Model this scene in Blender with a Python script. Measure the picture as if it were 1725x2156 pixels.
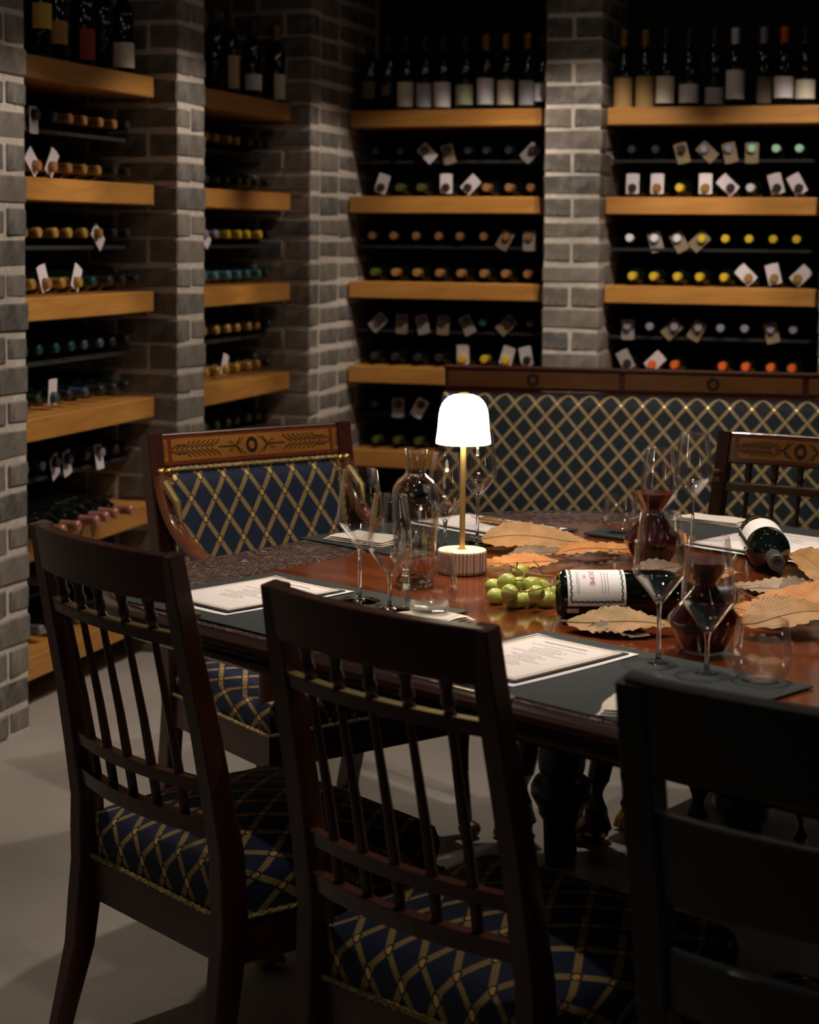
import bpy, bmesh, math, random
from mathutils import Matrix, Vector
random.seed(7)
sc = bpy.context.scene
for o in list(bpy.data.objects): bpy.data.objects.remove(o, do_unlink=True)
C = sc.collection
pi = math.pi

# ------------------------------------------------------------------ camera
F, PIT, ROL, CY, CZ = 3890.8, .07705, .00931, -282.8, 1.405
cp_, sp_, cr_, sr_ = math.cos(PIT), math.sin(PIT), math.cos(ROL), math.sin(ROL)
right = Vector((cr_, sp_*sr_, cp_*sr_)); up = -Vector((sr_, -sp_*cr_, -cp_*cr_)); fwd = Vector((0, cp_, -sp_))
cam_d = bpy.data.cameras.new('camera'); cam = bpy.data.objects.new('camera', cam_d); C.objects.link(cam)
m = Matrix.Identity(4)
for i in range(3):
    m[i][0] = right[i]; m[i][1] = up[i]; m[i][2] = -fwd[i]
m[2][3] = CZ
cam.matrix_world = m
cam_d.sensor_width = 36; cam_d.lens = F/2156*36; cam_d.shift_y = CY/2156
cam_d.clip_start = .05
cam_d.dof.use_dof = True; cam_d.dof.focus_distance = 3.42; cam_d.dof.aperture_fstop = 5.4
sc.camera = cam
# ------------------------------------------------------------------ world + exposure
w = bpy.data.worlds.new('world'); sc.world = w; w.use_nodes = True
w.node_tree.nodes['Background'].inputs[0].default_value = (.9, .92, 1, 1)
w.node_tree.nodes['Background'].inputs[1].default_value = .007
vs = sc.view_settings
vs.view_transform = 'Standard'; vs.look = 'None'; vs.exposure = 0.0; vs.gamma = 1; vs.use_curve_mapping = False

# room frame: U along the back wall, V away from the camera along the left wall
AL = math.atan2(.306, .952); ca, sa = math.cos(AL), math.sin(AL)
def room(U, V, z=0): return Vector((U*ca + V*sa, -U*sa + V*ca, z))
# table frame: t along the table, n across it
def tab(t, n, z=.76): return Vector((.712*t + .702*n, -.702*t + .712*n, z))

WARM = (1, .86, .72)
def spot(name, loc, tgt, power, size, blend=.6, col=WARM, rad=.03):
    d = bpy.data.lights.new(name, 'SPOT'); d.energy = power; d.spot_size = math.radians(size); d.spot_blend = blend
    d.color = col; d.shadow_soft_size = rad
    o = bpy.data.objects.new(name, d); C.objects.link(o); o.location = loc
    o.rotation_euler = (Vector(tgt)-Vector(loc)).to_track_quat('-Z', 'Y').to_euler()
    return o
CEIL = 2.75
SPOTS = [  # (U, V, target, watts, cone, blend)
    (-1.15, 3.35, tab(-2.35, 2.7), 96, 60, .8),
    (-.35, 2.95, tab(-1.7, 2.5), 84, 58, .8),
    (-.15, 4.1, tab(-1.9, 3.2), 66, 60, .8),
    (-1.2, 5.72, room(-2.6, 5.5, .85), 95, 54, .4),
    (-1.2, 6.0, room(-1.75, 7.3, .80), 92, 54, .4),
    (-.3, 5.9, room(-.75, 7.3, .80), 120, 54, .4),
    (-1.3, 4.75, room(-2.6, 4.55, .75), 80, 52, .4),
    (-2.1, 3.1, room(-2.1, 3.2, 0), 52, 62, .9),
    (-.75, 4.75, Vector((.9, 5.75, .7)), 75, 66, .9),
    (-.85, 2.0, Vector((.02, 2.65, .3)), 30, 66, 1.0),
    (-1.35, 6.6, room(-2.6, 7.0, .80), 62, 50, .4),
    (-1.0, 4.85, Vector((.55, 4.9, 0)), 75, 60, .9),  # added to brighten the floor between table and sofa
    (-.85, 3.3, Vector((-.36, 4.5, .72)), 70, 34, .8),  # extra light added to lift the armchair back
]
for (U, V, tgt, p, cone, bl) in SPOTS:
    spot('spot_light', room(U, V, CEIL-.035), tgt, p, cone, bl)

# ------------------------------------------------------------------ helpers
def tag(o, label=None, cat=None, group=None, kind=None):
    if label: o['label'] = label
    if cat: o['category'] = cat
    if group: o['group'] = group
    if kind: o['kind'] = kind
    return o
def empty(name, loc=(0, 0, 0), rz=0, label=None, cat=None, group=None):
    o = bpy.data.objects.new(name, None); C.objects.link(o); o.empty_display_size = .05
    o.location = loc; o.rotation_euler = (0, 0, rz)
    return tag(o, label, cat, group)
def copy_tree(o, parent=None):
    c = o.copy(); C.objects.link(c); c.parent = parent
    for ch in list(o.children): copy_tree(ch, c)
    return c

class MB:
    def __init__(s): s.v = []; s.f = []; s.uv = []; s.mi = []; s.cur = 0
    def add(s, vs_, fs_, uvs=None):
        b = len(s.v); s.v += [tuple(p) for p in vs_]; s.f += [tuple(i+b for i in f) for f in fs_]
        s.uv += (uvs if uvs else [(p[0], p[1]) for p in vs_]); s.mi += [s.cur]*len(fs_)
        return s
    def box(s, x0, x1, y0, y1, z0, z1, M=None):
        vs_ = [Vector((x, y, z)) for z in (z0, z1) for y in (y0, y1) for x in (x0, x1)]
        if M: vs_ = [M @ v for v in vs_]
        return s.add(vs_, [(0, 2, 3, 1), (4, 5, 7, 6), (0, 1, 5, 4), (2, 6, 7, 3), (0, 4, 6, 2), (1, 3, 7, 5)])
    def lathe(s, prof, n=24, M=None, closed=False, phase=0):
        vs_ = []; fs_ = []
        for (r, z) in prof:
            for k in range(n):
                a = 2*pi*k/n + phase; p = Vector((r*math.cos(a), r*math.sin(a), z))
                vs_.append(M @ p if M else p)
        for i in range(len(prof)-1):
            for k in range(n):
                k2 = (k+1) % n; fs_.append((i*n+k, i*n+k2, (i+1)*n+k2, (i+1)*n+k))
        if closed:
            fs_.append(tuple(reversed(range(n)))); fs_.append(tuple((len(prof)-1)*n+k for k in range(n)))
        return s.add(vs_, fs_)
    def tube(s, path, rad, n=10, sx=1, caps=True, ref=Vector((0, 0, 1)), square=False):
        path = [Vector(p) for p in path]; N = len(path)
        if not isinstance(rad, (list, tuple)): rad = [rad]*N
        vs_ = []; fs_ = []
        for i, p in enumerate(path):
            d = (path[min(i+1, N-1)]-path[max(i-1, 0)]).normalized()
            a = d.cross(ref)
            if a.length < 1e-3: a = d.cross(Vector((1, 0, 0)))
            a.normalize(); b = a.cross(d).normalized()
            r = rad[i]; ra, rb = (r if isinstance(r, (tuple, list)) else (r*sx, r))
            if square:
                for (x, y) in ((-1, -.86), (-.86, -1), (.86, -1), (1, -.86), (1, .86), (.86, 1), (-.86, 1), (-1, .86)):
                    vs_.append(p + a*ra*x + b*rb*y)
            else:
                for k in range(n):
                    t = 2*pi*k/n; vs_.append(p + a*ra*math.cos(t) + b*rb*math.sin(t))
        if square: n = 8
        for i in range(N-1):
            for k in range(n):
                k2 = (k+1) % n; fs_.append((i*n+k, i*n+k2, (i+1)*n+k2, (i+1)*n+k))
        if caps:
            fs_.append(tuple(reversed(range(n)))); fs_.append(tuple((N-1)*n+k for k in range(n)))
        return s.add(vs_, fs_)
    def ball(s, c, r, n=12, m_=8, M=None):
        rx, ry, rz = r if isinstance(r, (tuple, list)) else (r, r, r)
        vs_ = []; fs_ = []
        for i in range(m_+1):
            ph = pi*i/m_ - pi/2
            for k in range(n):
                a = 2*pi*k/n
                p = Vector((rx*math.cos(ph)*math.cos(a), ry*math.cos(ph)*math.sin(a), rz*math.sin(ph)))
                if M: p = M @ p
                vs_.append(p + Vector(c))
        for i in range(m_):
            for k in range(n):
                k2 = (k+1) % n; fs_.append((i*n+k, i*n+k2, (i+1)*n+k2, (i+1)*n+k))
        return s.add(vs_, fs_)
    def grid(s, nx, ny, fn, thick=0):
        vs_ = []; uvs = []; fs_ = []
        for j in range(ny+1):
            for i in range(nx+1):
                p, uv = fn(i/nx, j/ny); vs_.append(Vector(p)); uvs.append(uv)
        for j in range(ny):
            for i in range(nx):
                a = j*(nx+1)+i; fs_.append((a, a+1, a+nx+2, a+nx+1))
        return s.add(vs_, fs_, uvs)
    def mesh(s, name, mat, smooth=True, merge=True, bevel=0, recalc=True):
        me = bpy.data.meshes.new(name); me.from_pydata(s.v, [], s.f)
        for mt in (mat if isinstance(mat, (list, tuple)) else [mat]): me.materials.append(mt)
        for p, k in zip(me.polygons, s.mi): p.material_index = k
        uvl = me.uv_layers.new(name='UVMap')
        for l in me.loops: uvl.data[l.index].uv = s.uv[l.vertex_index]
        bm = bmesh.new(); bm.from_mesh(me)
        if merge: bmesh.ops.remove_doubles(bm, verts=bm.verts, dist=1e-5)
        bmesh.ops.dissolve_degenerate(bm, edges=bm.edges, dist=1e-6)
        if bevel: bmesh.ops.bevel(bm, geom=list(bm.edges), offset=bevel, segments=1, affect='EDGES', clamp_overlap=True)
        if recalc: bmesh.ops.recalc_face_normals(bm, faces=bm.faces)
        bm.to_mesh(me); bm.free()
        if smooth:
            for p in me.polygons: p.use_smooth = True
            try: me.set_sharp_from_angle(angle=math.radians(smooth if smooth is not True else 38))
            except Exception: pass
        return me
    def build(s, name, mat, parent=None, smooth=True, loc=None, rz=None, **k):
        o = bpy.data.objects.new(name, s.mesh(name, mat, smooth, **k)); C.objects.link(o)
        if parent: o.parent = parent
        if loc is not None: o.location = loc
        if rz is not None: o.rotation_euler = (0, 0, rz)
        return o

# ------------------------------------------------------------------ materials
def mat(name, col=(.5, .5, .5), rough=.5, metal=0, coat=0, emit=None, es=0, **kw):
    m_ = bpy.data.materials.new(name); m_.use_nodes = True; b = m_.node_tree.nodes['Principled BSDF']
    b.inputs['Base Color'].default_value = (*col, 1); b.inputs['Roughness'].default_value = rough
    b.inputs['Metallic'].default_value = metal; b.inputs['Coat Weight'].default_value = coat
    if coat: b.inputs['Coat Roughness'].default_value = .08
    if emit: b.inputs['Emission Color'].default_value = (*emit, 1); b.inputs['Emission Strength'].default_value = es
    for k, v in kw.items(): b.inputs[k.replace('_', ' ')].default_value = v
    return m_
class NT:
    def __init__(s, m_): s.m = m_; s.t = m_.node_tree; s.b = s.t.nodes['Principled BSDF']
    def n(s, typ, **kw):
        nd = s.t.nodes.new(typ)
        for k, v in kw.items():
            if k.startswith('i_'): nd.inputs[k[2:].replace('_', ' ')].default_value = v
            else: setattr(nd, k, v)
        return nd
    def l(s, a, b): s.t.links.new(a, b)
    def math(s, op, a, b=None, clamp=False):
        nd = s.t.nodes.new('ShaderNodeMath'); nd.operation = op; nd.use_clamp = clamp
        for i, x in enumerate((a, b)):
            if x is None: continue
            if isinstance(x, (int, float)): nd.inputs[i].default_value = x
            else: s.l(x, nd.inputs[i])
        return nd.outputs[0]
    def mix(s, fac, a, b):
        nd = s.t.nodes.new('ShaderNodeMix'); nd.data_type = 'RGBA'
        for i, x in ((0, fac), (6, a), (7, b)):
            if isinstance(x, (int, float)): nd.inputs[i].default_value = x
            elif isinstance(x, tuple): nd.inputs[i].default_value = (*x, 1)
            else: s.l(x, nd.inputs[i])
        return nd.outputs[2]
    def ramp(s, fac, stops):
        nd = s.t.nodes.new('ShaderNodeValToRGB'); e = nd.color_ramp.elements
        while len(e) < len(stops): e.new(.5)
        for el, (p, c) in zip(e, stops): el.position = p; el.color = (*c, 1)
        s.l(fac, nd.inputs[0]); return nd.outputs[0]
    def coords(s, kind='Object', scale=(1, 1, 1), rot=(0, 0, 0)):
        tc = s.n('ShaderNodeTexCoord'); mp = s.n('ShaderNodeMapping')
        mp.inputs['Scale'].default_value = scale; mp.inputs['Rotation'].default_value = rot
        s.l(tc.outputs[kind], mp.inputs[0]); return mp.outputs[0]
    def noise(s, co, scale, detail=4, rough=.55, dist=0):
        nd = s.n('ShaderNodeTexNoise'); nd.inputs['Scale'].default_value = scale; nd.inputs['Detail'].default_value = detail
        nd.inputs['Roughness'].default_value = rough; nd.inputs['Distortion'].default_value = dist
        s.l(co, nd.inputs['Vector']); return nd.outputs[0]
    def bump(s, h, strength=.3, dist=.01):
        nd = s.n('ShaderNodeBump'); nd.inputs['Strength'].default_value = strength; nd.inputs['Distance'].default_value = dist
        s.l(h, nd.inputs['Height']); s.l(nd.outputs[0], s.b.inputs['Normal'])
def wood(name, c1, c2, c3, scale=(1, 1, 1), rough=.3, coat=.3, grain=18, rot=(0, 0, 0), bump=.05, kind='Object'):
    m_ = mat(name, c1, rough, coat=coat); t = NT(m_); co = t.coords(kind, scale, rot)
    a = t.noise(co, grain, 6, .6, .8); b = t.noise(co, grain*.25, 3, .5, 1.5)
    col = t.ramp(a, [(.3, c1), (.52, c2), (.72, c3)]); col = t.mix(t.math('MULTIPLY', b, .55), col, c1)
    t.l(col, t.b.inputs['Base Color']); t.bump(a, bump, .002)
    return m_

M_MAHOG = wood('mahogany', (.036, .009, .0055), (.058, .014, .007), (.086, .022, .010), (1, 1, .12), .36, .15, 26)
M_MAHOG_H = wood('mahogany_rail', (.034, .008, .005), (.055, .013, .0065), (.082, .020, .010), (.14, 1, 1), .36, .15, 26)
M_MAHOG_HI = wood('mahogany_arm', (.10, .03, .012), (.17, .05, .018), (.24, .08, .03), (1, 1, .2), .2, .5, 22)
M_BLACKW = mat('ebonised_wood', (.012, .015, .015), .38, coat=.15)
M_GILD = mat('gilding', (.62, .42, .13), .32, 1)
M_GILD_D = mat('aged_gilding', (.30, .22, .08), .5, .6)
M_BRASS = mat('brass', (.95, .68, .28), .38, 1)
M_BRONZE = mat('bronze_paw', (.32, .17, .07), .28, 1)
M_EDGE = mat('dark_moulding', (.022, .008, .006), .25, coat=.5)
M_TABLE = wood('polished_mahogany', (.07, .015, .005), (.17, .036, .010), (.27, .068, .018), (.12, 1, 1), .16, .6, 20, bump=.02)
def carved():
    m_ = mat('carved_border', (.07, .035, .03), .33, coat=.3); t = NT(m_); co = t.coords('Object')
    n1 = t.noise(co, 22, 3, .5, 3.2)
    r = t.math('ABSOLUTE', t.math('SINE', t.math('MULTIPLY', n1, 17)))
    n2 = t.noise(co, 130, 3, .6)
    h = t.math('ADD', r, t.math('MULTIPLY', n2, .35))
    t.l(t.mix(r, (.05, .028, .025), (.26, .165, .15)), t.b.inputs['Base Color']); t.bump(h, 1.0, .014)  # relief shading put into the colour: raised carving lighter, hollows darker
    return m_
M_CARVED = carved()
# oak shelves
M_OAK = wood('oak_shelf', (.32, .135, .026), (.44, .20, .042), (.52, .26, .06), (.18, 1, 1.6), .45, .05, 24, bump=.03)
M_OAK_V = wood('oak_shelf_side', (.32, .135, .026), (.44, .20, .042), (.52, .26, .06), (1, .18, 1.6), .45, .05, 24, bump=.03)
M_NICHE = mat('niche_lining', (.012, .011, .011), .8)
M_RACK = mat('rack_metal', (.006, .006, .006), .85)
def brick_mat():
    m_ = mat('brick', (.2, .17, .15), .85); t = NT(m_); co = t.coords('Object')
    oi = t.n('ShaderNodeObjectInfo')
    base = t.ramp(oi.outputs['Random'], [(0, (.055, .055, .052)), (.3, (.13, .108, .09)), (.6, (.19, .16, .135)), (.85, (.15, .112, .09)), (1, (.075, .08, .076))])
    n = t.noise(co, 14, 5, .7, .4); n2 = t.noise(co, 60, 4, .7)
    col = t.mix(t.math('MULTIPLY', t.ramp(n, [(.42, (0, 0, 0)), (.66, (1, 1, 1))]), .55), base, (.36, .32, .28))
    col = t.mix(t.math('MULTIPLY', n2, .35), col, (.07, .06, .055))
    t.l(col, t.b.inputs['Base Color']); t.bump(t.math('ADD', n, t.math('MULTIPLY', n2, .6)), .6, .006)
    return m_
M_BRICK = brick_mat()
def mortar_mat():
    m_ = mat('mortar', (.42, .37, .33), .95); t = NT(m_); co = t.coords('Object')
    n = t.noise(co, 45, 5, .7); t.l(t.ramp(n, [(.3, (.40, .35, .31)), (.7, (.62, .55, .49))]), t.b.inputs['Base Color']); t.bump(n, .5, .005)
    return m_
M_MORTAR = mortar_mat()
def floor_mat():
    m_ = mat('polished_concrete', (.3, .28, .26), .5); t = NT(m_); co = t.coords('Object')
    n = t.noise(co, 1.4, 6, .6, .6); n2 = t.noise(co, 60, 3, .6)
    col = t.ramp(n, [(.3, (.27, .245, .215)), (.7, (.36, .325, .29))]); col = t.mix(t.math('MULTIPLY', n2, .2), col, (.16, .15, .14))
    t.l(col, t.b.inputs['Base Color']); t.bump(n2, .06, .002); return m_
M_FLOOR = floor_mat()
M_CEIL = mat('dark_ceiling', (.035, .025, .022), .9)
M_PLASTER = mat('dark_plaster', (.06, .05, .045), .9)

def fabric(name, W=.066, H=.10, half=.105, navy=(.007, .018, .058), gold=(.40, .27, .10), disk=1.5):
    m_ = mat(name, navy, .75); t = NT(m_)
    uv = t.n('ShaderNodeUVMap'); uv.uv_map = 'UVMap'
    sx = t.n('ShaderNodeSeparateXYZ'); t.l(uv.outputs[0], sx.inputs[0])
    a = t.math('DIVIDE', sx.outputs[0], W); b = t.math('DIVIDE', sx.outputs[1], H)
    def dist(x):   # distance to the nearest integer
        return t.math('ABSOLUTE', t.math('SUBTRACT', t.math('FRACT', t.math('ADD', x, 500.5)), .5))
    d1, d2 = dist(t.math('ADD', a, b)), dist(t.math('SUBTRACT', a, b))
    dm = t.math('MINIMUM', d1, d2)
    band = t.math('LESS_THAN', dm, half)
    edge = t.math('MULTIPLY', t.math('GREATER_THAN', dm, half*.72), .45)
    ctr = t.math('MULTIPLY', t.math('LESS_THAN', dm, half*.22), .25)
    # node discs (metric)
    e = t.math('MULTIPLY', t.math('ADD', d1, d2), .5*W*1.15); g_ = t.math('MULTIPLY', t.math('ABSOLUTE', t.math('SUBTRACT', d1, d2)), .5*H)
    e2 = t.math('MULTIPLY', t.math('ADD', d1, d2), .5); r1 = t.math('SQRT', t.math('ADD', t.math('POWER', d1, 2), t.math('POWER', d2, 2)))
    disc = t.math('LESS_THAN', r1, half*disk); stud = t.math('LESS_THAN', r1, half*disk*.66)
    wv = t.noise(t.coords('UV', (1, 1, 1)), 900, 2, .5)
    gcol = t.mix(t.math('MULTIPLY', wv, .7), gold, tuple(x*.5 for x in gold))
    gcol = t.mix(t.math('ADD', edge, ctr), gcol, tuple(x*.35 for x in gold))
    ncol = t.mix(t.math('MULTIPLY', wv, .6), navy, tuple(x*.5 for x in navy))
    col = t.mix(band, ncol, gcol); col = t.mix(disc, col, (.012, .012, .012)); col = t.mix(stud, col, (.85, .56, .20))
    t.l(col, t.b.inputs['Base Color']); t.l(t.math('MULTIPLY', stud, .3), t.b.inputs['Metallic'])
    t.l(t.math('SUBTRACT', .75, t.math('MULTIPLY', stud, .42)), t.b.inputs['Roughness'])
    t.bump(t.math('ADD', t.math('MULTIPLY', wv, .3), t.math('ADD', band, stud)), .5, .0012)
    return m_
M_FAB = fabric('lattice_fabric')
M_FAB_S = fabric('lattice_fabric_sofa', .067, .088, .10, navy=(.003, .011, .022), gold=(.44, .32, .15), disk=1.15)
def braid():
    m_ = mat('gold_braid', (.42, .31, .13), .55, .3); t = NT(m_); co = t.coords('Object')
    n = t.noise(co, 180, 2, .5, 1); t.l(t.ramp(n, [(.4, (.15, .10, .03)), (.6, (.55, .42, .18))]), t.b.inputs['Base Color']); t.bump(n, .8, .003); return m_
M_BRAID = braid()
M_INLAY = wood('satinwood', (.30, .12, .025), (.40, .17, .035), (.48, .22, .05), (.3, 1, 1), .25, .4, 14)
M_INLAY_D = mat('inlay_ebony', (.018, .008, .006), .45)
M_CROSSB = wood('crossbanding', (.14, .03, .012), (.19, .045, .016), (.25, .06, .02), (1, 1, .3), .25, .4, 20)

def thin_glass(name, tint=(1, 1, 1), ior=1.5, boost=1.0, floor_=0.0, cap=.36):
    m_ = bpy.data.materials.new(name); m_.use_nodes = True; t = m_.node_tree; t.nodes.clear()
    out = t.nodes.new('ShaderNodeOutputMaterial'); tr = t.nodes.new('ShaderNodeBsdfTransparent'); gl = t.nodes.new('ShaderNodeBsdfGlossy')
    fr = t.nodes.new('ShaderNodeFresnel'); fr.inputs[0].default_value = ior
    mu = t.nodes.new('ShaderNodeMath'); mu.operation = 'MULTIPLY_ADD'; mu.inputs[1].default_value = boost; mu.inputs[2].default_value = floor_; mu.use_clamp = True
    mx = t.nodes.new('ShaderNodeMixShader'); tr.inputs[0].default_value = (*tint, 1); gl.inputs['Roughness'].default_value = .025; gl.inputs[0].default_value = (1, 1, 1, 1)
    # both faces of the wall behave alike
    ge = t.nodes.new('ShaderNodeNewGeometry'); lw = t.nodes.new('ShaderNodeLayerWeight'); lw.inputs[0].default_value = .2
    mn = t.nodes.new('ShaderNodeMath'); mn.operation = 'MINIMUM'; mn.inputs[1].default_value = cap
    t.links.new(lw.outputs['Fresnel'], mu.inputs[0]); t.links.new(mu.outputs[0], mn.inputs[0]); t.links.new(mn.outputs[0], mx.inputs[0])
    t.links.new(tr.outputs[0], mx.inputs[1]); t.links.new(gl.outputs[0], mx.inputs[2]); t.links.new(mx.outputs[0], out.inputs[0])
    return m_
M_GLASS = thin_glass('glass_wall', (.985, .99, .99), 1.5, 1.2, .035)
M_GLASS_D = thin_glass('decanter_glass', (.97, .97, .97), 1.5, .5, .012, .16)
M_SOLIDG = mat('glass_solid', (1, 1, 1), 0, Transmission_Weight=1.0, IOR=1.5)
M_WINE = mat('red_wine', (.030, .0006, .0025), .12)
M_BOTTLE = mat('dark_bottle_glass', (.0022, .0035, .0028), .05)
M_BOTTLE2 = mat('shelf_bottle_glass', (.003, .005, .004), .04)
M_PAPER = mat('white_paper', (.82, .79, .80), .8)
M_CREAM = mat('cream_card', (.80, .74, .72), .75)
M_BLK = mat('black_print', (.03, .028, .027), .7)
M_GOLDP = mat('gold_print', (.50, .33, .16), .5)
M_TEXT = mat('grey_print', (.22, .19, .21), .8)
M_MAT = mat('slate_mat', (.018, .026, .027), .75)
M_NAPKIN = mat('linen', (.70, .63, .55), .9)
M_SHADE = mat('lit_opal_shade', (1, .95, .85), .5, emit=(1, .83, .58), es=5.5)
M_PINKW = mat('ribbed_pale_wood', (.50, .34, .28), .6)
M_PINKD = mat('ribbed_groove', (.14, .075, .05), .7)
M_WHITE = mat('lamp_base_top', (.85, .78, .68), .45)
M_STEEL = mat('steel', (.75, .72, .68), .25, 1)

def leafm(name, c1, c2):
    m_ = mat(name, c1, .55); t = NT(m_); uv = t.coords('UV')
    sx = t.n('ShaderNodeSeparateXYZ'); t.l(uv, sx.inputs[0])
    au = t.math('ABSOLUTE', sx.outputs[1])
    ph = t.math('SUBTRACT', t.math('MULTIPLY', sx.outputs[0], 17), t.math('MULTIPLY', au, 9))
    v = t.math('ABSOLUTE', t.math('SINE', t.math('MULTIPLY', ph, pi)))
    vein = t.math('LESS_THAN', v, .20); mid = t.math('LESS_THAN', au, .035)
    n = t.noise(t.coords('Object'), 28, 4, .6)
    base = t.ramp(n, [(.35, c1), (.65, c2)])
    t.l(t.mix(t.math('MULTIPLY', t.math('MAXIMUM', vein, mid), .28), base, tuple(x*.45 for x in c1)), t.b.inputs['Base Color'])
    t.bump(t.math('ADD', v, t.math('MULTIPLY', n, .9)), .35, .002)
    return m_
M_LEAF = [leafm('leaf_tan', (.28, .14, .045), (.40, .22, .085)), leafm('leaf_orange', (.36, .13, .025), (.48, .21, .055)),
          leafm('leaf_dark', (.10, .065, .04), (.20, .13, .075)), leafm('leaf_olive', (.19, .13, .03), (.40, .21, .08)), leafm('leaf_grey', (.22, .16, .11), (.33, .23, .14))]
def grapem():
    m_ = mat('green_grape', (.42, .47, .08), .25, coat=.3, Subsurface_Weight=.35); b = m_.node_tree.nodes['Principled BSDF']
    b.inputs['Subsurface Radius'].default_value = (.006, .007, .002); t = NT(m_); n = t.noise(t.coords('Object'), 40, 3, .5)
    t.l(t.ramp(n, [(.35, (.32, .38, .045)), (.65, (.56, .58, .16))]), t.b.inputs['Base Color']); return m_
M_GRAPE = grapem(); M_STEM = mat('grape_stem', (.22, .13, .05), .7)

# ================================================================== THE ROOM
RZ = -AL
S0 = 1.912                        # top of the highest shelf; the next ones lie .35 lower each
CO = .0875                        # brick course
UF, UP = -2.675, -2.592           # left wall: shelf fronts, pillar fronts
VF, VP = 7.21, 7.127              # back wall: shelf fronts, pillar fronts
NB = .41                          # niche depth behind the shelf fronts
def rbox(name, U0, U1, V0, V1, z0, z1, m_, kind=None, parent=None, **k):
    b = MB().box(U0, U1, V0, V1, z0, z1); o = b.build(name, m_, parent, smooth=False, **k); 
    if not parent: o.rotation_euler = (0, 0, RZ)
    if kind: o['kind'] = kind
    return o
rbox('floor', UF-NB-.1, 3.2, -1.6, VF+NB+.1, -.1, 0, M_FLOOR, 'structure')
rbox('ceiling', UF-NB-.1, 3.2, -1.6, VF+NB+.1, CEIL, CEIL+.1, M_CEIL, 'structure')
rbox('wall_right', 3.1, 3.2, -1.6, VF+NB+.1, 0, CEIL, M_PLASTER, 'structure')
rbox('wall_front', UF-NB-.1, 3.1, -1.6, -1.5, 0, CEIL, M_PLASTER, 'structure')
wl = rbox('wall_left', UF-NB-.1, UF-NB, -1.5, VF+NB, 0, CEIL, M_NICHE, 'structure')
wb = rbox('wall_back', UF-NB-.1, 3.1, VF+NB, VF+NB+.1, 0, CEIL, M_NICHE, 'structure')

brick_cache = {}
def brick(parent, u0, u1, v0, v1, z0, z1):
    du, dv, dz = u1-u0, v1-v0, z1-z0; key = (round(du, 3), round(dv, 3), random.randint(0, 2))
    if key not in brick_cache:
        rnd = random.Random(hash(key) & 0xffff); b = MB().box(-du/2, du/2, -dv/2, dv/2, -dz/2, dz/2)
        b.v = [(x+rnd.uniform(-.003, .003)*(1 if x > 0 else 1), y+rnd.uniform(-.003, .003), z+rnd.uniform(-.0025, .0025)) for x, y, z in b.v]
        brick_cache[key] = b.mesh('brick', M_BRICK, smooth=False, bevel=.005)
    o = bpy.data.objects.new('brick', brick_cache[key]); C.objects.link(o); o.parent = parent
    o.location = ((u0+u1)/2+random.uniform(-.002, .002), (v0+v1)/2+random.uniform(-.002, .002), (z0+z1)/2)
    o.rotation_euler = (0, 0, random.uniform(-.008, .008))
ZB0 = S0 - 21*CO                  # lowest joint
def courses(zmax):
    k = 0; z = ZB0 - CO*1
    out = []
    while z < zmax:
        out.append((max(z, 0)+.006, z+CO-.006, k % 2)); z += CO; k += 1
    return [c for c in out if c[1]-c[0] > .03]
J = .006
TOPV = 2.42                       # above this the bricks are out of the picture: plain wall
def mortar(name, parent, U0, U1, V0, V1):
    i = .0045
    rbox(name, U0+i, U1-i, V0+i, V1-i, 0, CEIL, M_MORTAR, parent=parent)
# left wall pillars: faces toward +U (lit) and toward -V (niche cheek seen from the camera)
def pillar_left(V0, V1, cheek, long_=False):
    mortar('mortar_core', wl, UF-NB-.01, UP, V0, V1)
    for z0, z1, k in courses(TOPV):
        W = V1-V0
        if k == 1:
            if not long_: brick(wl, UP-.1025, UP, V0, V1, z0, z1)
            else:
                v = V0; first = .1025
                for L in [.11]+[.22]*3:
                    if v < V1-.02: brick(wl, UP-.1025, UP, v, min(v+L, V1)-(.012 if v+L < V1 else 0), z0, z1)
                    v += L
            if cheek:
                u = UP-.1025-.012
                for L in (.22, .11):
                    brick(wl, u-L+.012, u, V0, V0+.105, z0, z1); u -= L
        else:
            n_ = 2 if not long_ else int(round(W/.11))
            if not long_:
                brick(wl, UP-.22, UP, V0, V0+W/2-J, z0, z1); brick(wl, UP-.22, UP, V0+W/2+J, V1, z0, z1)
            else:
                brick(wl, UP-.22, UP, V0, V0+.104, z0, z1); v = V0+.116
                for L in [.22]*3:
                    if v < V1-.02: brick(wl, UP-.1025, UP, v, min(v+L-.012, V1), z0, z1)
                    v += L
            if cheek:
                u = UP-.22-.012
                for L in (.11, .16):
                    brick(wl, u-L+.012, u, V0, V0+.105, z0, z1); u -= L
pillar_left(4.357, 4.577, False)
pillar_left(5.563, 5.783, True)
pillar_left(6.783, VF+NB-.005, True, long_=True)
# back wall pillars: faces toward -V (lit) and toward +U
def pillar_back(U0, U1):
    mortar('mortar_core', wb, U0, U1, VP, VF+NB+.01)
    for z0, z1, k in courses(TOPV):
        if k == 0:
            brick(wb, U0, U1, VP, VP+.1025, z0, z1); v = VP+.1145
            for L in (.22, .13): brick(wb, U1-.105, U1, v, v+L-.012, z0, z1); v += L
        else:
            mU = (U0+U1)/2; brick(wb, U0, mU-J, VP, VP+.21, z0, z1); brick(wb, mU+J, U1, VP, VP+.21, z0, z1); v = VP+.222
            for L in (.11, .13): brick(wb, U1-.105, U1, v, v+L-.012, z0, z1); v += L
pillar_back(-1.743, -1.516)
pillar_back(-.668, -.44)
# plain brick wall beyond the picture
rbox('trim_1', UF-NB, UP, -1.5, 4.355, 0, CEIL, M_MORTAR, 'structure')
rbox('trim_2', -.438, 3.1, VP, VF+NB, 0, CEIL, M_MORTAR, 'structure')

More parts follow.
